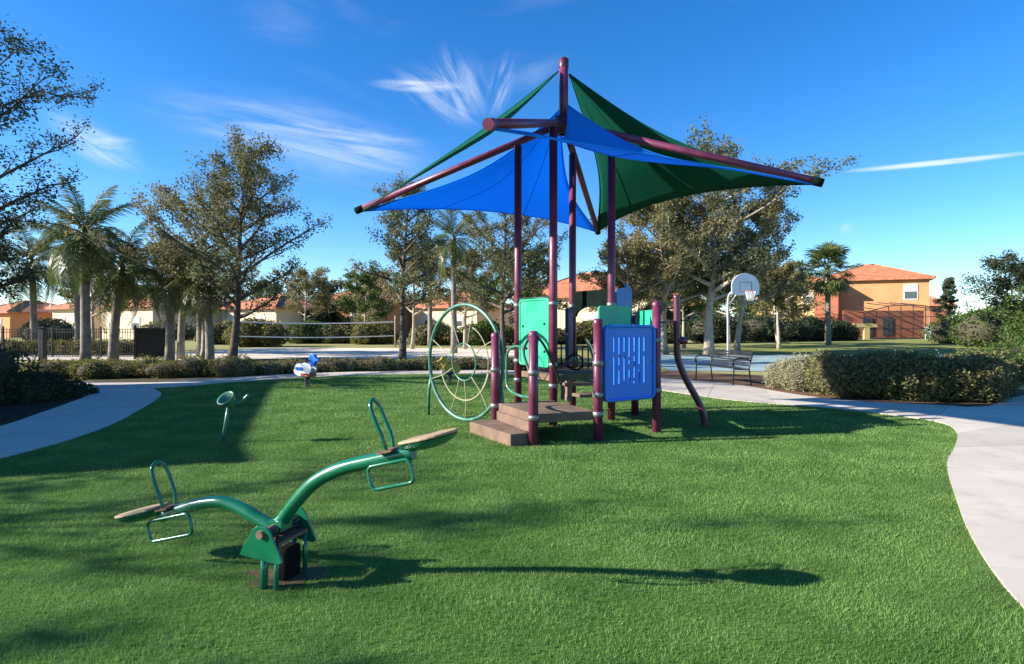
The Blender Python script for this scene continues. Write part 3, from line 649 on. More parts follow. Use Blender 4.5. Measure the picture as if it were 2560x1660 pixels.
def footrest(c, ln, dp):
    pts = [c+ax*x+up*(y-dp/2)-SN*0.055 for x, y in rrect(ln, dp, 0.032, 5)]
    MB().tube(pts, 0.0115, 10, closed=True).build('footrest', M['tgreen'], see)
def plate(base):
    MB().box((0, 0, 0), (0.10, 0.15, 0.012)).build('handle_plate', M['rust'], see).matrix_local = frame(base, ax, SN)
hi = SZ(2080, 560); seat(hi+ax*0.0, 1, None, 'tan seat board on the raised end')
b1 = SZ(1840, 610); handle(b1, ax*-0.035, 0.055); plate(b1+up*0.015); footrest(SZ(1860, 690)+up*0.02, 0.28, 0.135)
lo_ = SZ(215, 1035); seat(lo_, -1, None, 'tan seat board on the lowered end')
b2 = SZ(385, 985); handle(b2, ax*-0.03, 0.062); plate(b2+up*0.015); footrest(SZ(420, 1060)+up*0.035, 0.36, 0.135)
# pivot housing: two cheek plates on legs, axle and springs between
cheek = [(-0.155, -0.02), (-0.135, 0.03), (-0.06, 0.145), (-0.035, 0.165), (0.035, 0.165), (0.06, 0.145), (0.135, 0.0), (0.15, -0.035), (0.12, -0.05)]
for s_, zz in ((-1, 0.215), (1, 0.235)):
    c = SN*(0.165*s_)+Vector((0, 0, zz))
    o = MB().prism(cheek, 0.014, frame(c, SD, (0, 0, 1))).build('cheek_plate', M['tgreen'], see, bevel=0.004)
    for x, r_ in ((-0.005, 0.023), (0.085, 0.015)): MB().tube([SN*(0.165*s_*0.80)+SD*x+Vector((0, 0, zz+0.03)), SN*(0.165*s_*0.86)+SD*x*0.95+Vector((0, 0, -0.05))], r_, 10).build('leg', M['tgreen'], o)
MB().tube([SN*-0.19+Vector((0, 0, 0.335)), SN*0.19+Vector((0, 0, 0.335))], 0.024, 12).build('axle', M['rust'], see)
MB().box((0, 0, 0), (0.14, 0.28, 0.02)).build('mount_plate', M['rust'], see).matrix_local = frame(Vector((0, 0, 0.27))+SD*0.03, SD, SN)
MB().box((0, 0, 0), (0.09, 0.15, 0.20)).build('spring_box', M['rubber'], see, bevel=0.02).matrix_local = frame(Vector((0, 0, 0.10))+SD*0.03+SN*0.04, SD, SN)
for s_ in (-0.10, 0.10):
    MB().tube([SN*s_+Vector((0.05*math.cos(a), 0.05*math.sin(a), 0.29+0.007*a/2)) for a in [k*0.5 for k in range(30)]], 0.008, 6).build('spring', M['iron'], see)
MB().box((0, 0, 0), (0.10, 0.11, 0.06)).build('beam_saddle', M['tgreen'], see).matrix_local = frame(Vector((0, 0, 0.345)), SD, SN)
# ================================================================== other play things
def spinner():
    x, y = G(556, 1106)
    t = empty('spinner_pole', (x, y, 0), 0, 'small green leaning pole with a round cup and curved handle, in the shade', 'spinner')
    top_ = P(572, 1010, y)-Vector((x, y, 0))
    MB().tube([(0, 0, -0.03), top_*0.5, top_], [0.026, 0.022, 0.020], 12).build('pole', M['teal'], t)
    ax_ = Vector((0.25, -0.3, 0.9)); c = top_+Vector((0.01, 0, 0.02))
    MB().lathe([(0.001, -0.06), (0.05, -0.055), (0.085, 0.0), (0.115, 0.085), (0.118, 0.10), (0.10, 0.092), (0.07, 0.02), (0.001, -0.02)], c, 20, (-0.30, -0.62, 0.75)).build('cup', M['teal'], t)
    MB().tube(catmull([c+Vector((-0.02, 0, 0.0)), c+Vector((0.08, -0.02, -0.01)), c+Vector((0.17, -0.02, 0.02)), c+Vector((0.27, -0.03, 0.11))], 6), 0.022, 10).build('handle', M['teal'], t)
spinner()
def spring_rider(loc, rz, cols, label, s=1.0):
    t = empty('spring_rider', loc, rz, label, 'spring rider', 'spring riders by the far path')
    t.scale = (s, s, s)
    MB().tube([(0.065*math.cos(a), 0.065*math.sin(a), 0.0065*a*1.15) for a in [k*0.45 for k in range(84)]], 0.014, 7).build('spring', M['iron'], t)
    MB().lathe([(0.10, -0.02), (0.10, 0.01), (0.02, 0.015)], (0, 0, 0), 14).build('foot', M['iron'], t)
    body = catmull([(-0.36, 0.40, 0), (-0.30, 0.56, 0), (-0.16, 0.62, 0), (0.02, 0.56, 0), (0.16, 0.62, 0), (0.24, 0.50, 0), (0.16, 0.34, 0), (-0.05, 0.28, 0), (-0.26, 0.30, 0)], 5, True)
    for sy in (-0.10, 0.10):
        b = MB().prism([(p.x, p.y) for p in body], 0.03, frame((0, sy, 0), (1, 0, 0), (0, 0, 1))).build('body_panel', M[cols[0]], t, bevel=0.006)
        MB().prism([(p[0]*0.7-0.16, p[1]*0.7+0.47) for p in rrect(0.36, 0.12, 0.055)], 0.012, frame((0, sy*1.2, 0), (1, 0, 0), (0, 0, 1))).build('wing', M[cols[1]], b)
    hd = catmull([(0.10, 0.55, 0), (0.09, 0.74, 0), (0.16, 0.86, 0), (0.27, 0.85, 0), (0.32, 0.77, 0), (0.44, 0.70, 0), (0.32, 0.66, 0), (0.25, 0.55, 0)], 5, True)
    MB().prism([(p.x, p.y) for p in hd], 0.10, frame((0, 0, 0), (1, 0, 0), (0, 0, 1))).build('head', M[cols[1]], t, bevel=0.02)
    MB().box((-0.10, 0, 0.50), (0.26, 0.18, 0.03), 0, 0.01).build('seat', M[cols[2]], t)
    MB().box((0.04, 0, 0.31), (0.34, 0.26, 0.10), 0, 0.02).build('saddle', M[cols[2]], t)
    MB().tube([(0.14, -0.22, 0.68), (0.14, 0.22, 0.68)], 0.014, 8).build('handlebar', M['iron'], t)
    MB().tube([(0.08, -0.24, 0.34), (0.08, 0.24, 0.34)], 0.014, 8).build('footpeg', M['iron'], t)
x, y = G(768, 966); spring_rider((x, y, 0), R(-25), ('white', 'blue', 'red'), 'white and blue bird shaped spring rider at the far edge of the lawn', 0.95)
x, y = G(1124, 955); spring_rider((x, y, 0), R(200), ('yellow', 'yellow', 'navy'), 'yellow spring rider seen through the climbing ring', 0.8)

# ---- bench
def bench():
    t = empty('park_bench', (5.62, 15.2, 0), R(104), 'black metal park bench facing the playground beside the white path', 'bench')
    Lb = 1.75    # local x along the bench, local -y ... the sitter looks to +y
    for xx in (0, Lb):
        m = MB()
        m.tube([(xx, 0.02, 0), (xx, 0.0, 0.44), (xx, 0.02, 0.60)], 0.018, 8); m.tube([(xx, -0.50, 0), (xx, -0.44, 0.44), (xx, -0.56, 0.86)], 0.018, 8)
        m.tube([(xx, 0.0, 0.42), (xx, -0.44, 0.40)], 0.016, 8); m.build('leg_frame', M['iron'], t)
        MB().tube(catmull([(xx, 0.04, 0.50), (xx, 0.03, 0.62), (xx, -0.10, 0.69), (xx, -0.34, 0.68), (xx, -0.50, 0.63)], 6), 0.018, 8).build('armrest', M['iron'], t)
    for k in range(7): MB().box((Lb/2, -0.02-k*0.066, 0.435), (Lb, 0.042, 0.014)).build('seat_slat', M['iron'], t)
    for k in range(6): MB().box((Lb/2, -0.455-k*0.018, 0.50+k*0.064), (Lb, 0.014, 0.042)).build('back_slat', M['iron'], t)
bench()

# ---- basketball hoop
def hoop():
    Y = 27.0; bx = P(1832, 800, Y).x
    t = empty('basketball_hoop', (bx, Y+0.6, 0), 0, 'basketball hoop with white fan shaped backboard on a slim steel pole', 'basketball hoop')
    MB().tube(catmull([(0, 0, -0.1), (0, 0, 1.5), (0, 0, 2.6), (0.08, -0.1, 2.95), (0.35, -0.4, 3.1)], 6), 0.055, 12).build('pole', M['steel'], t)
    F = frame((0.56, -0.62, 3.30), (0.97, 0.22, 0), (0, 0, 1))
    fan = [(-0.69, -0.42), (-0.70, -0.05)]+[(0.70*math.cos(a), -0.05+0.58*math.sin(a)) for a in [math.pi*(1-k/16) for k in range(17)]]+[(0.69, -0.42), (0.42, -0.46), (-0.42, -0.46)]
    bb = MB().prism(fan, 0.05, F).build('backboard', M['white'], t, bevel=0.01)
    sq = [F @ Vector((p[0], p[1]-0.10, 0.03)) for p in rrect(0.60, 0.44, 0.01, 1)]
    MB().tube(sq, 0.02, 4, closed=True).build('target_square', M['steel'], bb)
    rc_ = F @ Vector((0, -0.30, 0.38))
    rm = MB().tube([rc_+Vector((0.23*math.cos(a), 0.23*math.sin(a), 0)) for a in [2*math.pi*k/24 for k in range(24)]], 0.012, 8, closed=True).build('rim', M['orange'], t)
    MB().tube([F @ Vector((0, -0.30, 0.02)), F @ Vector((0, -0.30, 0.16))], 0.03, 8).build('rim_bracket', M['orange'], rm)
    nm = MB()
    for k in range(12):
        for s_ in (0.26, -0.26):
            a = 2*math.pi*k/12
            nm.tube([rc_+Vector((r_*math.cos(a+s_*q), r_*math.sin(a+s_*q), -h_)) for q, (r_, h_) in enumerate(((0.225, 0), (0.18, 0.15), (0.15, 0.29), (0.13, 0.42)))], 0.007, 4)
    nm.build('net', M['white'], rm)
    MB().tube([(0.0, 0, 2.4), (0.45, -0.5, 3.2)], 0.03, 8).build('strut', M['steel'], t)
hoop()

# ---- volleyball net
def vnet():
    Y = 38.5; xl, xr = P(593, 0, Y).x, P(988, 0, Y+1.5).x
    t = empty('volleyball_net', (xl, Y, 0), math.atan2(1.5, xr-xl), 'wide volleyball net with pale tapes strung over the sand court', 'volleyball net')
    ln = math.hypot(xr-xl, 1.5)
    for q in (0, ln): MB().tube([(q, 0, -0.1), (q, 0, 2.1)], 0.05, 10).build('post', M['bark_pale'], t)
    def tape(z, w, name):
        pts = [(0.1+(ln-0.2)*k/16, 0, z-0.10*math.sin(math.pi*k/16)) for k in range(17)]
        m = MB()
        for a, b in zip(pts, pts[1:]): m.add([(a[0], -0.008, a[2]-w/2), (b[0], -0.008, b[2]-w/2), (b[0], -0.008, b[2]+w/2), (a[0], -0.008, a[2]+w/2), (a[0], 0.008, a[2]-w/2), (b[0], 0.008, b[2]-w/2), (b[0], 0.008, b[2]+w/2), (a[0], 0.008, a[2]+w/2)], [(0, 1, 2, 3), (7, 6, 5, 4), (3, 2, 6, 7), (0, 4, 5, 1)])
        m.build(name, M['trim'], t)
    tape(1.66, 0.085, 'top_tape'); tape(0.74, 0.07, 'bottom_tape')
    m = MB()
    for k in range(1, 90):
        x_ = ln*k/90; sg = 0.10*math.sin(math.pi*k/90); m.tube([(x_, 0, 0.74-sg), (x_, 0, 1.64-sg)], 0.003, 3, caps=False)
    for k in range(1, 8):
        z = 0.74+0.9*k/8; m.tube([(0.1+(ln-0.2)*q/12, 0, z-0.10*math.sin(math.pi*q/12)) for q in range(13)], 0.003, 3, caps=False)
    m.build('netting', M['iron'], t)['kind'] = 'stuff'
vnet()

# ---- black iron fence at the left with a privacy screen panel
def fence():
    Y = 28.5; x0, x1 = -26.5, -17.2
    t = empty('iron_fence', (x0, Y, 0), 0, 'low black iron picket fence behind the palms at the left', 'fence')
    ln = x1-x0; H = 1.32
    pk = MB().box((0, 0, H/2), (0.02, 0.02, H)).mesh('picket'); pk.materials.append(M['iron'])
    k = 0
    while k*0.125 < ln: link('picket', pk, None, t, (k*0.125, 0, 0)); k += 1
    for z in (0.12, H-0.16, H-0.02): MB().box((ln/2, 0, z), (ln, 0.03, 0.035)).build('rail', M['iron'], t)
    for q in range(5): MB().box((q*ln/4, 0, 0.72), (0.065, 0.065, 1.44)).build('post', M['iron'], t)
    s = empty('screen_fence', (P(338, 0, 26.6).x, 26.6, 0), R(24), 'black mesh covered fence panel beside the tall palm trunks', 'fence')
    for q in (0, 1.5): MB().box((q, 0, 0.72), (0.09, 0.09, 1.55)).build('post', M['iron'], s)
    MB().box((0.75, 0, 0.69), (1.44, 0.012, 1.26)).build('mesh_screen', M['mesh_screen'], s)
    MB().box((0.75, 0, 1.35), (1.44, 0.05, 0.05)).build('rail', M['iron'], s); MB().box((0.75, 0, 0.06), (1.44, 0.05, 0.05)).build('rail', M['iron'], s)
    b = empty('gate_post', (P(107, 0, 24).x, 24, 0), 0, 'stout dark post standing in front of the iron fence at far left', 'post')
    MB().box((0, 0, 0.68), (0.22, 0.22, 1.40), 0, 0.02).build('shaft', M['iron'], b); MB().box((0, 0, 1.41), (0.28, 0.28, 0.06), 0, 0.01).build('cap', M['iron'], b)
fence()

# ================================================================== vegetation
def leaf_quads(pts, size, rs, aspect=0.5, up=0.35, jit=0.35):
    """one small rhombic leaf at each point"""
    n = len(pts); d = rs.normal(size=(n, 3)); d[:, 2] *= 0.7; d /= np.linalg.norm(d, axis=1)[:, None]
    nn = rs.normal(size=(n, 3)); nn[:, 2] += up*3; s = np.cross(d, nn); s /= np.linalg.norm(s, axis=1)[:, None]+1e-9
    l = size*rs.uniform(1-jit, 1+jit, n)[:, None]; w = l*aspect*0.5
    dr = np.zeros((n, 3)); dr[:, 2] = -0.12*l[:, 0]
    V = np.stack([pts-d*l*0.5, pts+s*w-d*l*0.05, pts+d*l*0.5+dr, pts-s*w-d*l*0.05], 1).reshape(-1, 3)
    return V, np.arange(4*n).reshape(-1, 4)
def tree(name, x, y, H, spread, trunk_h, r0, leafm, barkm, label, seed, group=None, limbs=20, subs=7, twigs=5, leaves=11, lsize=0.13, shape='cone', lift=0.75, sig=0.13, trunks=1, z0=-0.05, bottom=0.0, droop=0.0):
    rd = random.Random(seed); rs = np.random.default_rng(seed)
    t = empty(name, (x, y, 0), 0, label, 'tree', group)
    wood = MB(); tips_ = []
    for tk in range(trunks):
        off = Vector((rd.uniform(-0.5, 0.5)*r0*8*(trunks > 1), rd.uniform(-0.5, 0.5)*r0*8*(trunks > 1), 0))
        lean = Vector((rd.uniform(-0.06, 0.06), rd.uniform(-0.06, 0.06), 0))+off*0.12
        tp = [off+Vector((lean.x*z*1.2+0.05*math.sin(z*1.3+seed), lean.y*z*1.2+0.05*math.cos(z*1.7+seed), z)) for z in np.linspace(z0, H*0.93, 12)]
        wood.tube(tp, [r0*(1.25 if i == 0 else 1)*(1-0.93*(i/11)**0.8)+0.008 for i in range(12)], 9)
        def trunk_at(z):
            f = (z-z0)/(H*0.93-z0)*11; i = min(int(f), 10); return tp[i].lerp(tp[i+1], f-i)
        nl = max(4, limbs//trunks)
        for k in range(nl):
            f = (k+rd.random()*0.8)/nl; z = trunk_h+(H*0.90-trunk_h)*f**0.95
            if shape == 'cone': R_ = spread*(0.30+1.0*(1-f))*min(1, 0.55+f*2.2)*0.86
            elif shape == 'round': R_ = spread*math.sqrt(max(0.08, 1-(f*1.02-0.25)**2/0.62))
            else: R_ = spread*(0.55+0.75*f)*(1-0.55*f**3)
            R_ *= rd.uniform(0.72, 1.12); az_ = k*2.39996+rd.uniform(-0.5, 0.5)
            el_ = lift*(0.35+0.75*f)+rd.uniform(-0.12, 0.12)-bottom*(1-f)
            p = trunk_at(z); d = Vector((math.cos(az_), math.sin(az_), math.tan(min(el_, 1.2))))
            L_ = R_; pts = [p]; stp = 6; dd = d.copy()
            for j in range(stp):
                dd = dd+Vector((rd.uniform(-0.16, 0.16), rd.uniform(-0.16, 0.16), rd.uniform(-0.05, 0.12)-droop))
                pts.append(pts[-1]+Vector((dd.x, dd.y, dd.z))*(L_/stp))
            for q in pts: q.z = min(q.z, H*rd.uniform(0.98, 1.02))
            rb = r0*(0.42*(1-f)+0.10); wood.tube(pts, [rb*(1-0.85*j/stp)+0.006 for j in range(stp+1)], 6, caps=False)
            ln_ = (pts[-1]-pts[0]).length
            for j in range(subs):
                u = 0.22+0.78*(j+rd.random())/subs; fi = min(u*stp, stp-0.001); i = int(fi); b = pts[i].lerp(pts[i+1], fi-i)
                along = (pts[i+1]-pts[i]).normalized()
                sd = (along*0.7+Vector((rd.uniform(-1, 1), rd.uniform(-1, 1), rd.uniform(-0.35, 0.8)))*0.85).normalized()
                sl_ = ln_*rd.uniform(0.20, 0.42)*(1.15-0.5*u); m1 = b+sd*sl_*0.5+Vector((0, 0, rd.uniform(-0.04, 0.08))*1); e = b+sd*sl_+Vector((rd.uniform(-.1, .1), rd.uniform(-.1, .1), rd.uniform(0, 0.16)))*sl_
                wood.tube([b, m1, e], [rb*0.30+0.004, rb*0.18+0.004, 0.004], 4, caps=False)
                for q in range(twigs):
                    v = 0.25+0.75*(q+rd.random())/twigs; b2 = b.lerp(m1, v*2) if v < 0.5 else m1.lerp(e, v*2-1)
                    td = (sd*0.5+Vector((rd.uniform(-1, 1), rd.uniform(-1, 1), rd.uniform(-0.5, 0.9)))).normalized(); tl = rd.uniform(0.15, 0.42)*(0.6+0.12*spread)
                    e2 = b2+td*tl; wood.tube([b2, e2], [0.006, 0.003], 3, caps=False); tips_.append((b2, e2))
    A = np.array([[*a] for a, b in tips_]); B = np.array([[*b] for a, b in tips_]); n = len(A)
    f = rs.uniform(0.15, 1.1, (n, leaves, 1)); pts = A[:, None, :]*(1-f)+B[:, None, :]*f+rs.normal(size=(n, leaves, 3))*sig*(0.5+0.12*spread)
    keep = rs.random((n, leaves)) < rs.uniform(0.45, 1.0, (n, 1)); pts = pts[keep]
    V, F = leaf_quads(pts, lsize, rs)
    wood.build('trunk', barkm, t)
    link('crown', fast_mesh('crown', V, F), leafm, t); return t
oaks = 'young oaks around the playground'
x, y = G(583, 912); tree('oak_tree', x, y, 8.35, 3.2, 1.7, 0.17, M['leaf_oak'], M['bark'], 'tall cone shaped oak with ascending branches left of the volleyball net', 11, oaks, limbs=30, subs=8, twigs=5, leaves=20, lsize=0.115, lift=0.80)
x, y = G(500, 912); tree('oak_tree', x-0.9, y+2.0, 6.8, 3.0, 2.0, 0.12, M['leaf_oak_brown'], M['bark_pale'], 'low olive brown oak in front of the palms, left of the tall cone shaped oak', 12, oaks, limbs=22, subs=7, twigs=5, leaves=24, lsize=0.118, shape='round', lift=0.6)
x, y = G(1002, 918); tree('oak_tree', x, y, 6.9, 1.75, 2.2, 0.15, M['leaf_oak'], M['bark'], 'narrow upright oak beside the right end of the volleyball net', 13, oaks, limbs=22, subs=7, twigs=5, leaves=20, lsize=0.096, lift=0.75)
x, y = G(1255, 890); tree('oak_tree', x, y, 7.0, 2.5, 2.0, 0.16, M['leaf_oak'], M['bark'], 'oak with forking limbs seen behind the climbing ring and jade panel', 14, oaks, limbs=20, subs=7, twigs=5, leaves=32, lsize=0.111, shape='round', lift=0.75)
x, y = G(1770, 886); tree('oak_tree', x, y, 8.9, 4.4, 2.6, 0.27, M['leaf_oak'], M['bark_pale'], 'broad tall oak behind the basketball hoop with open branching top', 15, oaks, limbs=30, subs=9, twigs=6, leaves=32, lsize=0.141, shape='vase', lift=0.62)
x, y = G(1680, 888); tree('oak_tree', x, y+1.5, 7.8, 3.6, 2.4, 0.22, M['leaf_oak_brown'], M['bark_pale'], 'dense olive brown oak right of the tall posts', 16, oaks, limbs=28, subs=8, twigs=6, leaves=35, lsize=0.133, shape='round', lift=0.6)
x, y = G(1862, 884); tree('oak_tree', x, y+1.0, 7.6, 3.0, 2.4, 0.17, M['leaf_oak_brown'], M['bark_pale'], 'pale trunked oak just right of the basketball hoop', 17, oaks, limbs=22, subs=8, twigs=5, leaves=32, lsize=0.133, shape='round', lift=0.65)
tree('oak_tree', -14.3, 15.6, 8.5, 3.5, 2.0, 0.20, M['leaf_dark'], M['bark'], 'dark leaved oak leaning into the upper left corner', 18, oaks, limbs=24, subs=8, twigs=5, leaves=32, lsize=0.096, shape='vase', lift=0.6)
for k, (u, v, dy, H, sp, sd, lab) in enumerate(((1945, 872, 0, 5.0, 2.0, 21, 'small oak with a slender pale trunk right of the basketball hoop'), (1978, 866, 2, 5.6, 2.4, 22, 'small forked oak in front of the yellow house wall'), (1556, 886, 0, 5.4, 1.9, 23, 'slender pale trunked tree just right of the blue slotted panel'), (1735, 872, 2, 6.2, 2.4, 24, 'tree in the shade behind the basketball pole'), (1030, 872, 0, 6.2, 2.2, 25, 'thin trunked tree beyond the sand court right of the net'), (1905, 868, 6, 6.5, 2.6, 26, 'tree behind the slender oaks near the orange house'), (1160, 872, 0, 5.8, 2.2, 27, 'tree seen through the top of the climbing ring'), (880, 862, 4, 5.2, 2.2, 28, 'bushy tree beyond the volleyball net in front of the houses'), (700, 862, 5, 5.6, 2.6, 29, 'rounded tree beyond the left end of the volleyball net'), (345, 890, 2, 5.2, 2.2, 31, 'low dense tree behind the black screen panel'), (130, 884, 3, 4.8, 2.4, 32, 'bushy tree behind the iron fence at the left'), (1290, 878, 0, 5.4, 2.2, 33, 'tree just left of the tall plum posts'), (1620, 872, 3, 5.6, 2.8, 34, 'bushy tree right of the slotted panel, behind the pale trunks'))):
    x, y = G(u, v); tree('small_tree', x, y+dy, H, sp, 1.9, 0.12, M['leaf_oak_brown'] if k % 2 == 0 else M['leaf_green'], M['bark_pale'], lab, sd, 'small trees behind the courts', limbs=16, subs=7, twigs=5, leaves=22, lsize=0.16, shape='round', lift=0.6)
far = (( -46, 70, 6.0, 3.4), (-38, 78, 7.0, 4.0), (-30, 74, 6.4, 3.6), (-20, 66, 6.0, 3.2), (-14, 60, 6.2, 3.3), (-5, 72, 7.5, 4.0), (2, 64, 6.0, 3.2), (9, 70, 6.8, 3.6), (16, 62, 6.4, 3.4), (24, 66, 7.0, 3.6), (26.5, 60, 6.0, 3.0), (52, 62, 8.5, 4.0), (-56, 82, 7.5, 4.0))
fl = ('far tree above the orange roof at the left edge', 'far tree behind the left palms', 'far tree between the pink house and the dark screen', 'far tree behind the cone shaped oak', 'far tree behind the left end of the net', 'far tree behind the middle of the net', 'far tree behind the climbing ring', 'far tree behind the jade panel', 'far tree behind the tall plum posts', 'far tree behind the curved pole', 'far tree beside the yellow house', 'tall dark tree at the right behind the screened porch', 'far tree at the extreme left behind the roofs')
for k, (x, y, H, sp) in enumerate(far):
    tree('far_tree', x, y, H, sp, 1.2, 0.16, M['leaf_dark'] if k % 3 == 0 or k == 11 else M['leaf_oak_brown'] if k % 3 == 1 else M['leaf_green'], M['bark'], fl[k], 40+k, 'far trees among the houses', limbs=16, subs=7, twigs=4, leaves=20, lsize=0.28, shape='round', lift=0.5, sig=0.3, bottom=0.25)
x, y = 19.2, 22.0
tree('leafy_tree', 21.2, 23.5, 2.6, 1.8, 0.4, 0.14, M['leaf_green'], M['bark'], 'big leafy shrub like tree at the right edge beyond the hedge', 61, None, limbs=26, subs=8, twigs=5, leaves=18, lsize=0.12, shape='round', lift=0.45, bottom=0.25)
tree('leafy_tree', 26.0, 30, 4.3, 1.9, 0.8, 0.16, M['leaf_dark'], M['bark'], 'dark oak rising behind the leafy shrub at the right edge', 62, None, limbs=22, subs=8, twigs=5, leaves=18, lsize=0.15, shape='round', lift=0.5)
tree('pine_tree', 43.3, 60, 6.6, 1.0, 1.0, 0.12, M['leaf_dark'], M['bark'], 'slim dark conifer right of the orange house', 63, None, limbs=30, subs=5, twigs=4, leaves=10, lsize=0.24, shape='cone', lift=0.2)
# trees, and a building added for its shadow, out of the frame to the left: they shade the lawn
tree('oak_tree', -13.4, 3.1, 5.6, 2.2, 1.6, 0.10, M['leaf_oak'], M['bark'], 'oak just outside the view at the left whose shade streaks the lawn', 71, oaks, limbs=16, subs=6, twigs=4, leaves=10, lsize=0.104, shape='vase', lift=0.6)
tree('oak_tree', -13.6, 0.3, 5.2, 2.0, 1.6, 0.10, M['leaf_oak'], M['bark'], 'second oak outside the view at the left, behind the camera', 72, oaks, limbs=12, subs=6, twigs=4, leaves=7, lsize=0.104, shape='vase', lift=0.6)

# ---- palms: trunk and single fronds
def frond_mesh(seed, ln, droop, nleaf=46, ll=0.55, width=0.032):
    rd = random.Random(seed); V = []; F = []; sp = []
    for k in range(15):
        s = k/14; sp.append(Vector((ln*(s-0.16*droop*s*s*s*1.2), 0, ln*(0.26*s-0.62*droop*s*s))))
    m = MB().tube(sp, [0.022*(1-0.85*k/14)+0.004 for k in range(15)], 5, caps=False)
    for k in range(nleaf):
        s = 0.14+0.86*(k+0.5)/nleaf; f = s*14; i = min(int(f), 13); p = sp[i].lerp(sp[i+1], f-i); tn = (sp[i+1]-sp[i]).normalized()
        for sd in (-1, 1):
            l = ll*math.sin(math.pi*(0.16+0.80*s))*rd.uniform(0.85, 1.15)
            d = (tn*0.55+Vector((0, sd, 0))*0.85+Vector((0, 0, rd.uniform(-0.35, 0.25)))).normalized()
            q1 = p+d*l*0.55+Vector((0, 0, -0.06*l)); q2 = p+d*l+Vector((0, 0, -0.42*l)); wv = tn*width
            m.add([p-wv*0.5, p+wv*0.5, q1+wv*0.6, q1-wv*0.6, q2], [(0, 1, 2, 3), (3, 2, 4)])
    me = m.mesh('frond'); me.materials.append(M['leaf_palm']); return me
fr = [frond_mesh(s, 2.5, d) for s, d in ((1, 0.55), (2, 0.95), (3, 1.35))]
def fan_mesh(seed):
    rd = random.Random(seed); m = MB(); pet = 0.9
    m.tube([(0, 0, 0), (pet*0.5, 0, 0.10), (pet, 0, 0.10)], [0.018, 0.014, 0.01], 5, caps=False)
    for k in range(26):
        a = R(-125+250*k/25); l = 0.62*rd.uniform(0.85, 1.1)*(1-0.25*(abs(a)/2.2)**2)
        d = Vector((math.cos(a), math.sin(a), rd.uniform(-0.1, 0.1))); n_ = Vector((-d.y, d.x, 0))*0.032; p = Vector((pet, 0, 0.10))
        q = p+d*l*0.6; e = p+d*l+Vector((0, 0, -0.28*l)); m.add([p-n_*0.3, p+n_*0.3, q+n_, q-n_, e], [(0, 1, 2, 3), (3, 2, 4)])
    me = m.mesh('fan_leaf'); me.materials.append(M['leaf_palm']); return me
fans = [fan_mesh(s) for s in (1, 2, 3)]
def palm(u, v, crown_v, label, seed, r=0.17, n=28, sc=1.0, fan=False, dy=0.0, group='palms behind the beds'):
    x, y = G(u, v); y += dy; x = (u-1280)/FPX*y; H = EYE+(HOR-crown_v)/FPX*y; rd = random.Random(seed)
    t = empty('palm_tree', (x, y, 0), 0, label, 'palm', group); ln = Vector((rd.uniform(-0.25, 0.25), rd.uniform(-0.25, 0.25), 0))
    pts = [ln*(k/8)**2+Vector((0, 0, -0.05+(H+0.05)*k/8)) for k in range(9)]
    MB().tube(pts, [r*(1.22, 1.04, 1, 0.97, 0.94, 0.92, 0.90, 0.88, 0.86)[k] for k in range(9)], 12).build('trunk', M['palm_bark'], t)
    b = MB().tube([ln+Vector((0, 0, H-0.05)), ln+Vector((0, 0, H+0.25)), ln+Vector((0, 0, H+0.55))], [r*0.95, r*0.85, r*0.3], 10).build('crownshaft', M['leaf_palm'], t)
    for k in range(n):
        f = k/n; az_ = k*2.39996+rd.uniform(-0.2, 0.2)
        pitch = (R(-58+112*f) if not fan else R(-70+125*f))+rd.uniform(-0.12, 0.12)
        me = fans[k % 3] if fan else fr[0 if f < 0.3 else 1 if f < 0.65 else 2]
        s_ = sc*rd.uniform(0.72, 1.15); link('frond', me, None, t, ln+Vector((0, 0, H+0.42-0.40*f)), (rd.uniform(-0.2, 0.2), pitch, az_), (s_, s_, s_))
palm(214, 908, 600, 'tallest palm with a grey trunk standing in the left bed', 1, 0.175, 33, 1.05)
palm(283, 902, 690, 'palm with a bright green head just right of the tallest palm', 2, 0.185, 30, 0.95)
palm(85, 884, 668, 'palm at the far left behind the dark hedge', 3, 0.16, 30, 1.0)
palm(196, 884, 640, 'slim palm half hidden behind the tallest palm', 4, 0.15, 27, 0.95)
palm(424, 902, 700, 'palm just right of the black screen panel', 5, 0.17, 27, 0.85)
palm(452, 896, 690, 'second palm right of the black screen panel, paler trunk', 6, 0.15, 24, 0.8)
palm(525, 908, 716, 'grey palm trunk left of the cone shaped oak', 7, 0.16, 24, 0.75)
palm(500, 890, 690, 'palm behind the low olive brown oak', 8, 0.15, 24, 0.8)
palm(1135, 870, 610, 'palm rising behind the narrow oak near the net', 9, 0.16, 27, 0.9, dy=-6)
palm(1075, 866, 660, 'lower palm beyond the sand court right of the net', 10, 0.16, 24, 0.9)
palm(2070, 862, 690, 'fan palm with a round dark head in front of the orange house', 11, 0.20, 51, 1.5, True, group='fan palm')

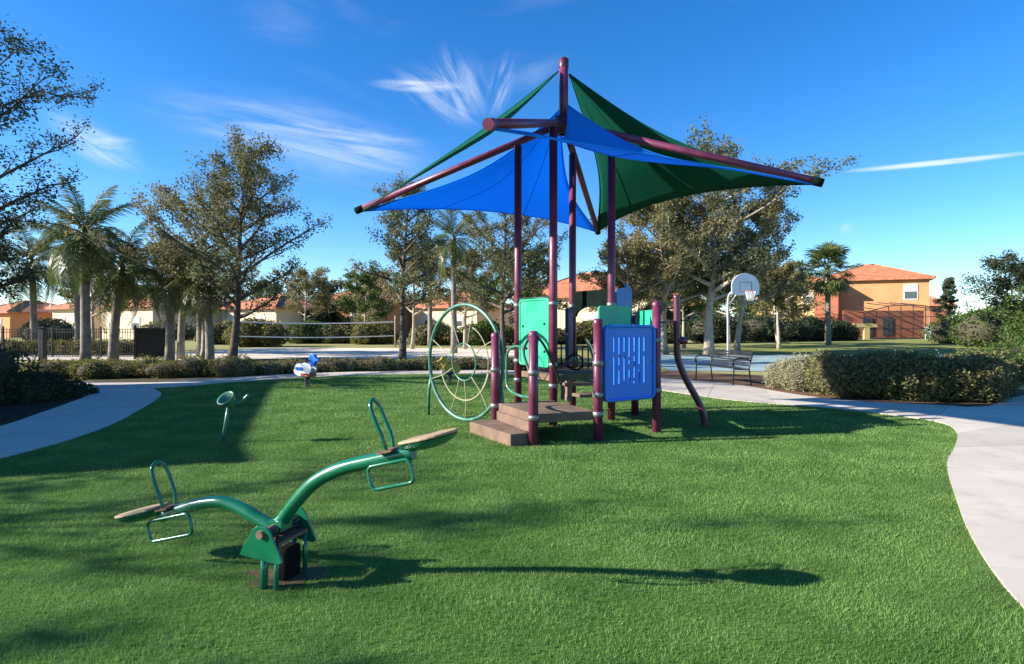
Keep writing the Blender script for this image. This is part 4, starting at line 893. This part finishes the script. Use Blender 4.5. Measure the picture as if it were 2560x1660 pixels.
# ---- shrubs and hedges: leaves over a twiggy mass
def shrub(name, parts_, n, size, leafm, label, cat, seed, group=None, p=3.0, core=True, aspect=0.5, up=0.3):
    """parts_: list of (cx, cy, cz, rx, ry, rz) rounded masses"""
    rs = np.random.default_rng(seed); c0 = np.mean([q[:2] for q in parts_], 0)
    t = empty(name, (c0[0], c0[1], 0), 0, label, cat, group); allp = []
    area = np.array([q[3]*q[4]+q[4]*q[5]+q[3]*q[5] for q in parts_]); cnt = (n*area/area.sum()).astype(int)
    for q, k in zip(parts_, cnt):
        d = rs.normal(size=(k*2, 3)); d /= (np.abs(d)**p).sum(1)[:, None]**(1/p)
        lump = 1+0.10*np.sin(d[:, 0]*5+seed+q[0]*3)*np.cos(d[:, 2]*4+q[1])+0.07*np.sin(d[:, 1]*9+d[:, 0]*7+q[0])
        pt = d*np.array(q[3:6])*(lump*rs.uniform(0.82, 1.04, k*2)**0.7)[:, None]+np.array([q[0]-c0[0], q[1]-c0[1], q[2]])
        sh = rs.random(len(pt)) < 0.10; pt[sh] += (d[sh]*np.array([0.5, 0.5, 0.9])+rs.normal(size=(sh.sum(), 3))*0.25)*rs.uniform(0.3, 1.0, sh.sum())[:, None]*min(q[5]*0.28, 0.25)
        pt = pt[pt[:, 2] > 0.01]
        for o in parts_:
            if o is q: continue
            dd = (np.abs((pt-np.array([o[0]-c0[0], o[1]-c0[1], o[2]]))/np.array(o[3:6]))**p).sum(1)**(1/p); pt = pt[dd > 0.8]
        allp.append(pt[:k])
    V, F = leaf_quads(np.concatenate(allp), size, rs, aspect, up)
    link('foliage', fast_mesh('foliage', V, F), leafm, t)
    if core:
        m = MB()
        for q in parts_:
            vs = []; nu, nv = 14, 8
            for j in range(nv+1):
                for i in range(nu):
                    a, b = 2*math.pi*i/nu, math.pi*(j/nv-0.5); d = np.array([math.cos(b)*math.cos(a), math.cos(b)*math.sin(a), math.sin(b)]); d = d/((np.abs(d)**p).sum()**(1/p))
                    vs.append((q[0]-c0[0]+d[0]*q[3]*0.80, q[1]-c0[1]+d[1]*q[4]*0.80, max(-0.03, q[2]+d[2]*q[5]*0.80)))
            m.add(vs, [(j*nu+i, j*nu+(i+1) % nu, (j+1)*nu+(i+1) % nu, (j+1)*nu+i) for j in range(nv) for i in range(nu)], True)
        m.build('branches', M['twig'], t)
    return t
rd = random.Random(3)
hx = []
for k in range(9):
    f = k/8; hx.append((7.15+f*2.35+rd.uniform(-.05, .05), 13.35-f*0.95+rd.uniform(-.08, .08), 0.42, 0.42+rd.uniform(-.06, .10), 0.78-0.1*f+rd.uniform(-.12, .10), 0.46+rd.uniform(-.07, .07)))
for k in range(4): hx.append((9.6+k*0.42, 12.7+k*0.42, 0.42, 0.48, 0.75+rd.uniform(-.1, .1), 0.46+rd.uniform(-.06, .06)))
shrub('hedge', hx, 36000, 0.072, M['leaf_hedge'], 'long clipped olive hedge beside the right bend of the path', 'hedge', 5, p=2.5)
shrub('grey_shrub', [(6.85, 14.2, 0.36, 0.48, 0.5, 0.46), (7.25, 13.9, 0.40, 0.46, 0.5, 0.48), (6.6, 14.7, 0.30, 0.38, 0.4, 0.38)], 8500, 0.052, M['leaf_grey'], 'pale grey green shrub at the left end of the long hedge', 'shrub', 6, p=2.3, aspect=0.3)
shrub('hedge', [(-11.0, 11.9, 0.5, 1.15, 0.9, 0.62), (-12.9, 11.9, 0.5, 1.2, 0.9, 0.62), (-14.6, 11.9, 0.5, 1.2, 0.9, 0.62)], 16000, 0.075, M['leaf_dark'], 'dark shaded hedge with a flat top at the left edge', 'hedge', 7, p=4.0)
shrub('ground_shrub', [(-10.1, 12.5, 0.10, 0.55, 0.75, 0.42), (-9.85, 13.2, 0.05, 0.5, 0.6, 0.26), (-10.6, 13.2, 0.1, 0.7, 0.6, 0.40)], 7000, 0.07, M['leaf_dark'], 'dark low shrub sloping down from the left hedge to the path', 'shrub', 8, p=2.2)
g_ = [(-13.4+k*0.62, 17.5+0.2*math.sin(k*2.1)+0.10*k, 0.18, 0.62+0.18*math.sin(k*2.7), 0.66, 0.34+0.10*math.sin(k*3.3)) for k in range(9)]
shrub('ground_cover', g_, 11000, 0.085, M['leaf_yellow'], 'yellow green low planting behind the junction of the left paths', 'ground cover', 9, p=2.3, aspect=0.28)
def edge_y(x):
    for (xa, ya), (xb, yb) in zip(far_edge, far_edge[1:]):
        if xa <= x <= xb: return ya+(yb-ya)*(x-xa)/(xb-xa)
    return 19.5
g_ = [(-7.6+k*0.52, edge_y(-7.6+k*0.52)+0.75+0.1*math.sin(k*1.7), 0.12, 0.55+0.12*math.sin(k*3.1), 0.45, 0.26+0.06*math.sin(k*2.3)) for k in range(18)]
shrub('low_hedge', g_, 13000, 0.07, M['leaf_hedge'], 'long low clipped border along the far path below the sand court', 'hedge', 10, p=2.6)
g_ = [(x_, 30.2+0.2*math.sin(x_), 0.25, 0.8, 0.6, 0.45) for x_ in np.arange(-26, -18.5, 0.9)]
shrub('flowering_bushes', g_, 7000, 0.13, M['leaf_yellow'], 'yellow green bushes behind the iron fence', 'shrub', 12, p=2.2)
k = 0
for (u, v, w_, h_, lm, lab) in ((640, 866, 2.0, 1.7, 'leaf_yellow', 'round yellow green bush behind the left part of the net'), (775, 858, 1.8, 1.6, 'leaf_green', 'green bush behind the middle of the net'), (850, 858, 1.5, 1.2, 'leaf_hedge', 'low brownish bush behind the net'), (935, 860, 1.7, 1.4, 'leaf_yellow', 'yellowish bush behind the right part of the net'), (1090, 862, 2.0, 1.4, 'leaf_hedge', 'brownish bush beyond the sand court behind the ring'), (1220, 862, 2.0, 1.6, 'leaf_green', 'green bush beyond the jade panel'), (1350, 860, 2.2, 1.4, 'leaf_hedge', 'olive bush behind the tall posts'), (1480, 858, 2.2, 1.6, 'leaf_yellow', 'yellow green bush seen under the black header panel'), (1640, 858, 2.6, 1.8, 'leaf_hedge', 'wide olive bush behind the pale oak trunks'), (1800, 856, 2.6, 2.2, 'leaf_dark', 'dark bush behind the basketball pole'), (1920, 853, 2.8, 2.2, 'leaf_dark', 'dark bush between the small oaks'), (2030, 852, 2.2, 2.0, 'leaf_dark', 'dark bush left of the fan palm'), (2105, 851, 1.6, 1.6, 'leaf_dark', 'dark bush under the yellow wall'), (2420, 858, 3.0, 2.0, 'leaf_green', 'green bush right of the screened porch'), (2500, 866, 3.0, 2.4, 'leaf_green', 'leafy bush under the right edge tree'), (120, 852, 2.2, 1.8, 'leaf_dark', 'dark bush below the orange roof at far left'), (420, 850, 2.4, 1.7, 'leaf_hedge', 'bush behind the palm trunks at the left'), (560, 860, 2.0, 1.5, 'leaf_hedge', 'bush behind the cone shaped oak trunk')):
    x, y = G(u, v); k += 1
    shrub('background_bush', [(x-w_*0.4, y, h_*0.42, w_*0.6, w_*0.55, h_*0.58), (x+w_*0.4, y+0.3, h_*0.40, w_*0.6, w_*0.55, h_*0.5), (x, y+0.5, h_*0.5, w_*0.6, w_*0.5, h_*0.6)], 2600, 0.22, M[lm], lab, 'bush', 80+k, 'bushes beyond the courts', p=2.2)
shrub('right_bush', [(11.9, 15.6, 0.3, 0.8, 0.7, 0.5), (13.0, 16.4, 0.35, 0.9, 0.8, 0.55), (14.3, 17.2, 0.4, 1.0, 0.8, 0.6)], 7000, 0.08, M['leaf_green'], 'green bush behind the right end of the long hedge', 'bush', 14, p=2.3)

# ================================================================== houses
def house(name, x, y, rz, w, d, h, rh, wallm, label, wins=(), ov=0.5, gable=False):
    t = empty(name, (x, y, 0), rz, label, 'house')
    MB().box((0, 0, h/2-0.1), (w, d, h+0.2)).build('wall', M[wallm], t)
    W2, D2 = w/2+ov, d/2+ov; rl = max(0.4, W2-D2) if W2 > D2 else 0.0; rw = 0.0 if W2 > D2 else D2-W2
    vs = [(-W2, -D2, h), (W2, -D2, h), (W2, D2, h), (-W2, D2, h), (-rl, -rw, h+rh), (rl, -rw, h+rh), (rl, rw, h+rh), (-rl, rw, h+rh), (-W2, -D2, h-0.16), (W2, -D2, h-0.16), (W2, D2, h-0.16), (-W2, D2, h-0.16)]
    r = MB().add(vs, [(0, 1, 5, 4), (1, 2, 6, 5), (2, 3, 7, 6), (3, 0, 4, 7), (4, 5, 6, 7), (8, 9, 1, 0), (9, 10, 2, 1), (10, 11, 3, 2), (11, 8, 0, 3), (11, 10, 9, 8)]).build('roof', M['roof'], t)
    MB().tube([(-rl-0.0, -rw, h+rh), (rl+0.001, rw, h+rh)], 0.12, 6).build('ridge', M['roof'], r)
    for a, b in (((-W2, -D2), (-rl, -rw)), ((W2, -D2), (rl, -rw)), ((W2, D2), (rl, rw)), ((-W2, D2), (-rl, rw))): MB().tube([(a[0], a[1], h+0.02), (b[0], b[1], h+rh)], 0.10, 6).build('hip_tiles', M['roof'], r)
    # courses of roof tiles facing the front
    nC = max(4, int(math.hypot(D2-rw, rh)/0.6))
    for k in range(1, nC):
        f = k/nC; xa = -W2+(W2-rl)*f; ya = -D2+(D2-rw)*f; za = h+rh*f
        MB().box((0, ya, za+0.02), (-2*xa, 0.10, 0.06)).build('tile_course', M['roof'], r)
    for (wx, wz, ww, wh, side) in wins:
        if side == 'f': c = (wx, -d/2-0.02, wz); dm = (ww, 0.08, wh); g = (wx, -d/2-0.045, wz); gm = (ww-0.16, 0.06, wh-0.16)
        elif side == 'r': c = (w/2+0.02, wx, wz); dm = (0.08, ww, wh); g = (w/2+0.045, wx, wz); gm = (0.06, ww-0.16, wh-0.16)
        else: c = (-w/2-0.02, wx, wz); dm = (0.08, ww, wh); g = (-w/2-0.045, wx, wz); gm = (0.06, ww-0.16, wh-0.16)
        o = MB().box(c, dm).build('window', M['trim'], t)
        gl = MB().box((g[0], g[1], g[2]-wh*0.22), (gm[0], gm[1], gm[2]*0.5)).build('pane', M['glass'], o); MB().box((g[0], g[1], g[2]+wh*0.22), (gm[0], gm[1], gm[2]*0.46)).build('pane', M['blind'], o)
    return t
hs = P(2232, 0, 68).x
oh = house('house', hs-0.6, 71.5, R(-27), 10.6, 9.5, 6.5, 2.0, 'stucco_orange', 'two storey orange stucco house with a terracotta hip roof', ((3.6, 5.0, 1.3, 1.7, 'f'), (-2.2, 1.6, 1.6, 1.4, 'f'), (0.5, 1.6, 1.6, 1.4, 'f')))
MB().box((-4.6, -5.6, 2.9), (2.4, 2.0, 5.9)).build('shaded_bay', M['stucco_red'], oh)  # dark red in place of the house orange: shade put into the wall colour
MB().add([(-6.2, -7.0, 5.85), (-3.0, -7.0, 5.85), (-3.0, -4.8, 6.32), (-6.2, -4.8, 6.32), (-6.2, -7.0, 5.7), (-3.0, -7.0, 5.7), (-3.0, -4.8, 6.17), (-6.2, -4.8, 6.17)], [(0, 1, 2, 3), (7, 6, 5, 4), (4, 5, 1, 0), (1, 5, 6, 2), (0, 3, 7, 4)]).build('bay_roof', M['roof'], oh)
house('house', P(2015, 0, 72).x, 75, R(-26), 10.0, 8.5, 6.0, 1.7, 'stucco_yellow', 'two storey yellow house behind the fan palm and oaks', ((1.5, 4.6, 1.2, 1.5, 'f'), (1.8, 1.6, 1.4, 1.4, 'f')))
house('house', P(1505, 0, 58).x, 63, R(-24), 13, 10, 4.2, 2.6, 'stucco_cream', 'cream house with a broad orange roof seen between the tall posts', ((-3.4, 1.8, 1.4, 1.4, 'f'), (1.0, 1.8, 1.6, 1.4, 'f')))
house('house', P(2350, 0, 80).x, 84, R(-28), 6, 8, 4.0, 1.6, 'stucco_red', 'low terracotta house behind the right side of the orange house', ((0, 1.8, 1.4, 1.4, 'f'),))
house('house', P(8, 0, 66).x, 70, R(-22), 6.5, 8, 2.8, 1.3, 'stucco_orange', 'low orange house with tiled roof at the far left', ((1.2, 1.5, 1.2, 1.2, 'f'),))
house('house', P(205, 0, 64).x, 68, R(-25), 6.0, 8, 3.2, 1.2, 'stucco_cream', 'pale house seen between the left palm trunks', ((-1.2, 1.6, 1.2, 1.2, 'f'), (1.4, 1.6, 1.2, 1.2, 'f')))
house('house', P(350, 0, 60).x, 64, R(-24), 8.0, 8, 3.3, 1.3, 'stucco_cream', 'cream house behind the black screen panel', ((-2, 1.6, 1.3, 1.3, 'f'), (1.5, 1.6, 1.3, 1.3, 'f')))
house('house', P(650, 0, 62).x, 67, R(-28), 8.5, 8, 3.2, 1.5, 'stucco_cream', 'cream house behind the left end of the volleyball net', ((-2, 1.6, 1.3, 1.3, 'f'), (2, 1.6, 1.3, 1.3, 'f')))
house('house', P(890, 0, 66).x, 71, R(-30), 9, 8, 4.0, 1.8, 'stucco_orange', 'orange roofed house behind the right half of the volleyball net', ((-2, 2, 1.3, 1.3, 'f'), (2, 2, 1.3, 1.3, 'f')))
house('house', P(1150, 0, 66).x, 71, R(-30), 9, 8, 3.4, 1.8, 'stucco_cream', 'cream house seen through the climbing ring', ((-2, 1.8, 1.3, 1.3, 'f'), (2, 1.8, 1.3, 1.3, 'f')))
house('house', P(1700, 0, 66).x, 71, R(-30), 9, 8, 3.6, 1.9, 'stucco_cream', 'cream house behind the dense olive brown oak', ((-2, 1.8, 1.3, 1.3, 'f'), (2, 1.8, 1.3, 1.3, 'f')))
house('added_shade_building', -17.3, 9.2, math.atan2(9.6, -3.3), 9.2, 6.0, 4.0, 1.3, 'stucco_cream', 'low building added outside the view at the left to shade the path and lawn corner')  # unseen building, added to cast the shade on the left lawn

# ---- screened pool porch before the orange house
def porch():
    Y = 60.0; xa, xb = P(2160, 0, Y).x, P(2366, 0, Y).x; w_ = xb-xa
    t = empty('screen_porch', (xa, Y, 0), R(-4), 'bronze framed screened pool porch before the orange house', 'porch')
    def hz(f): return 2.6+0.75*min(1, 3.2*f, 3.2*(1-f))
    for k in range(8):
        f = k/7; MB().box((w_*f, 0, hz(f)/2), (0.06, 0.06, hz(f))).build('upright', M['bronze'], t)
        MB().tube([(w_*f, 0, hz(f)), (w_*f, 4.2, hz(f)+0.4)], 0.05, 6).build('rafter', M['bronze'], t)
    MB().tube([(w_*k/14, 0, hz(k/14)) for k in range(15)], 0.05, 6).build('top_beam', M['bronze'], t)
    MB().tube([(w_*0.05, 0.02, 2.9), (w_*0.75, 0.02, 0.9)], 0.03, 6).build('brace', M['bronze'], t)
    for z in (0.08, 1.0, 2.2): MB().box((w_/2, 0, z), (w_, 0.07, 0.07)).build('rail', M['bronze'], t)
    for k in range(7):
        f0, f1 = k/7, (k+1)/7
        MB().add([(w_*f0+0.05, 0.01, 0.1), (w_*f1-0.05, 0.01, 0.1), (w_*f1-0.05, 0.01, hz(f1)), (w_*f0+0.05, 0.01, hz(f0))], [(0, 1, 2, 3)]).build('screen', M['screen'], t)
    MB().box((w_/2, 4.4, 1.45), (w_, 0.2, 2.9)).build('rear_wall', M['stucco_red'], t)
    for q in (0.30, 0.55): MB().box((w_*q, 4.26, 1.2), (1.0, 0.08, 1.9)).build('door', M['glass'], t)
    for k, q in enumerate((0.72, 0.9)):
        c = empty('patio_chair', (xa+w_*q, Y-1.2, 0), R(20*k), ('white patio chair standing left of its twin before the screened porch', 'white patio chair near the right end of the screened porch')[k], 'chair')
        MB().box((0, 0, 0.42), (0.9, 0.7, 0.08), 0, 0.02).build('seat', M['trim'], c); MB().box((0, 0.34, 0.80), (0.9, 0.06, 0.7), 0, 0.02).build('backrest', M['trim'], c)
        for sx in (-0.4, 0.4):
            for sy in (-0.3, 0.3): MB().box((sx, sy, 0.19), (0.06, 0.06, 0.40)).build('leg', M['trim'], c)
    s = empty('garden_wall', (P(2162, 0, 58).x, 58, 0), 0, 'small cream T shaped garden wall left of the screened porch', 'wall')
    MB().box((0, 0, 1.35), (2.3, 0.25, 0.35)).build('coping', M['stucco_yellow'], s); MB().box((0.15, 0, 0.6), (0.55, 0.22, 1.2)).build('pier', M['stucco_yellow'], s)
porch()
# grass verge before the right houses, greener than the dry ground
sheet('verge', [(24.5, 24), (46, 40), (60, 56), (30, 56.5), (14, 40), (14, 32), (24.5, 31)], -0.02, mat('verge_grass', (0.16, 0.20, 0.045), (0.28, 0.27, 0.08), 0.3, 0.95, 0.6, 25, spec=0.1, detail=8))
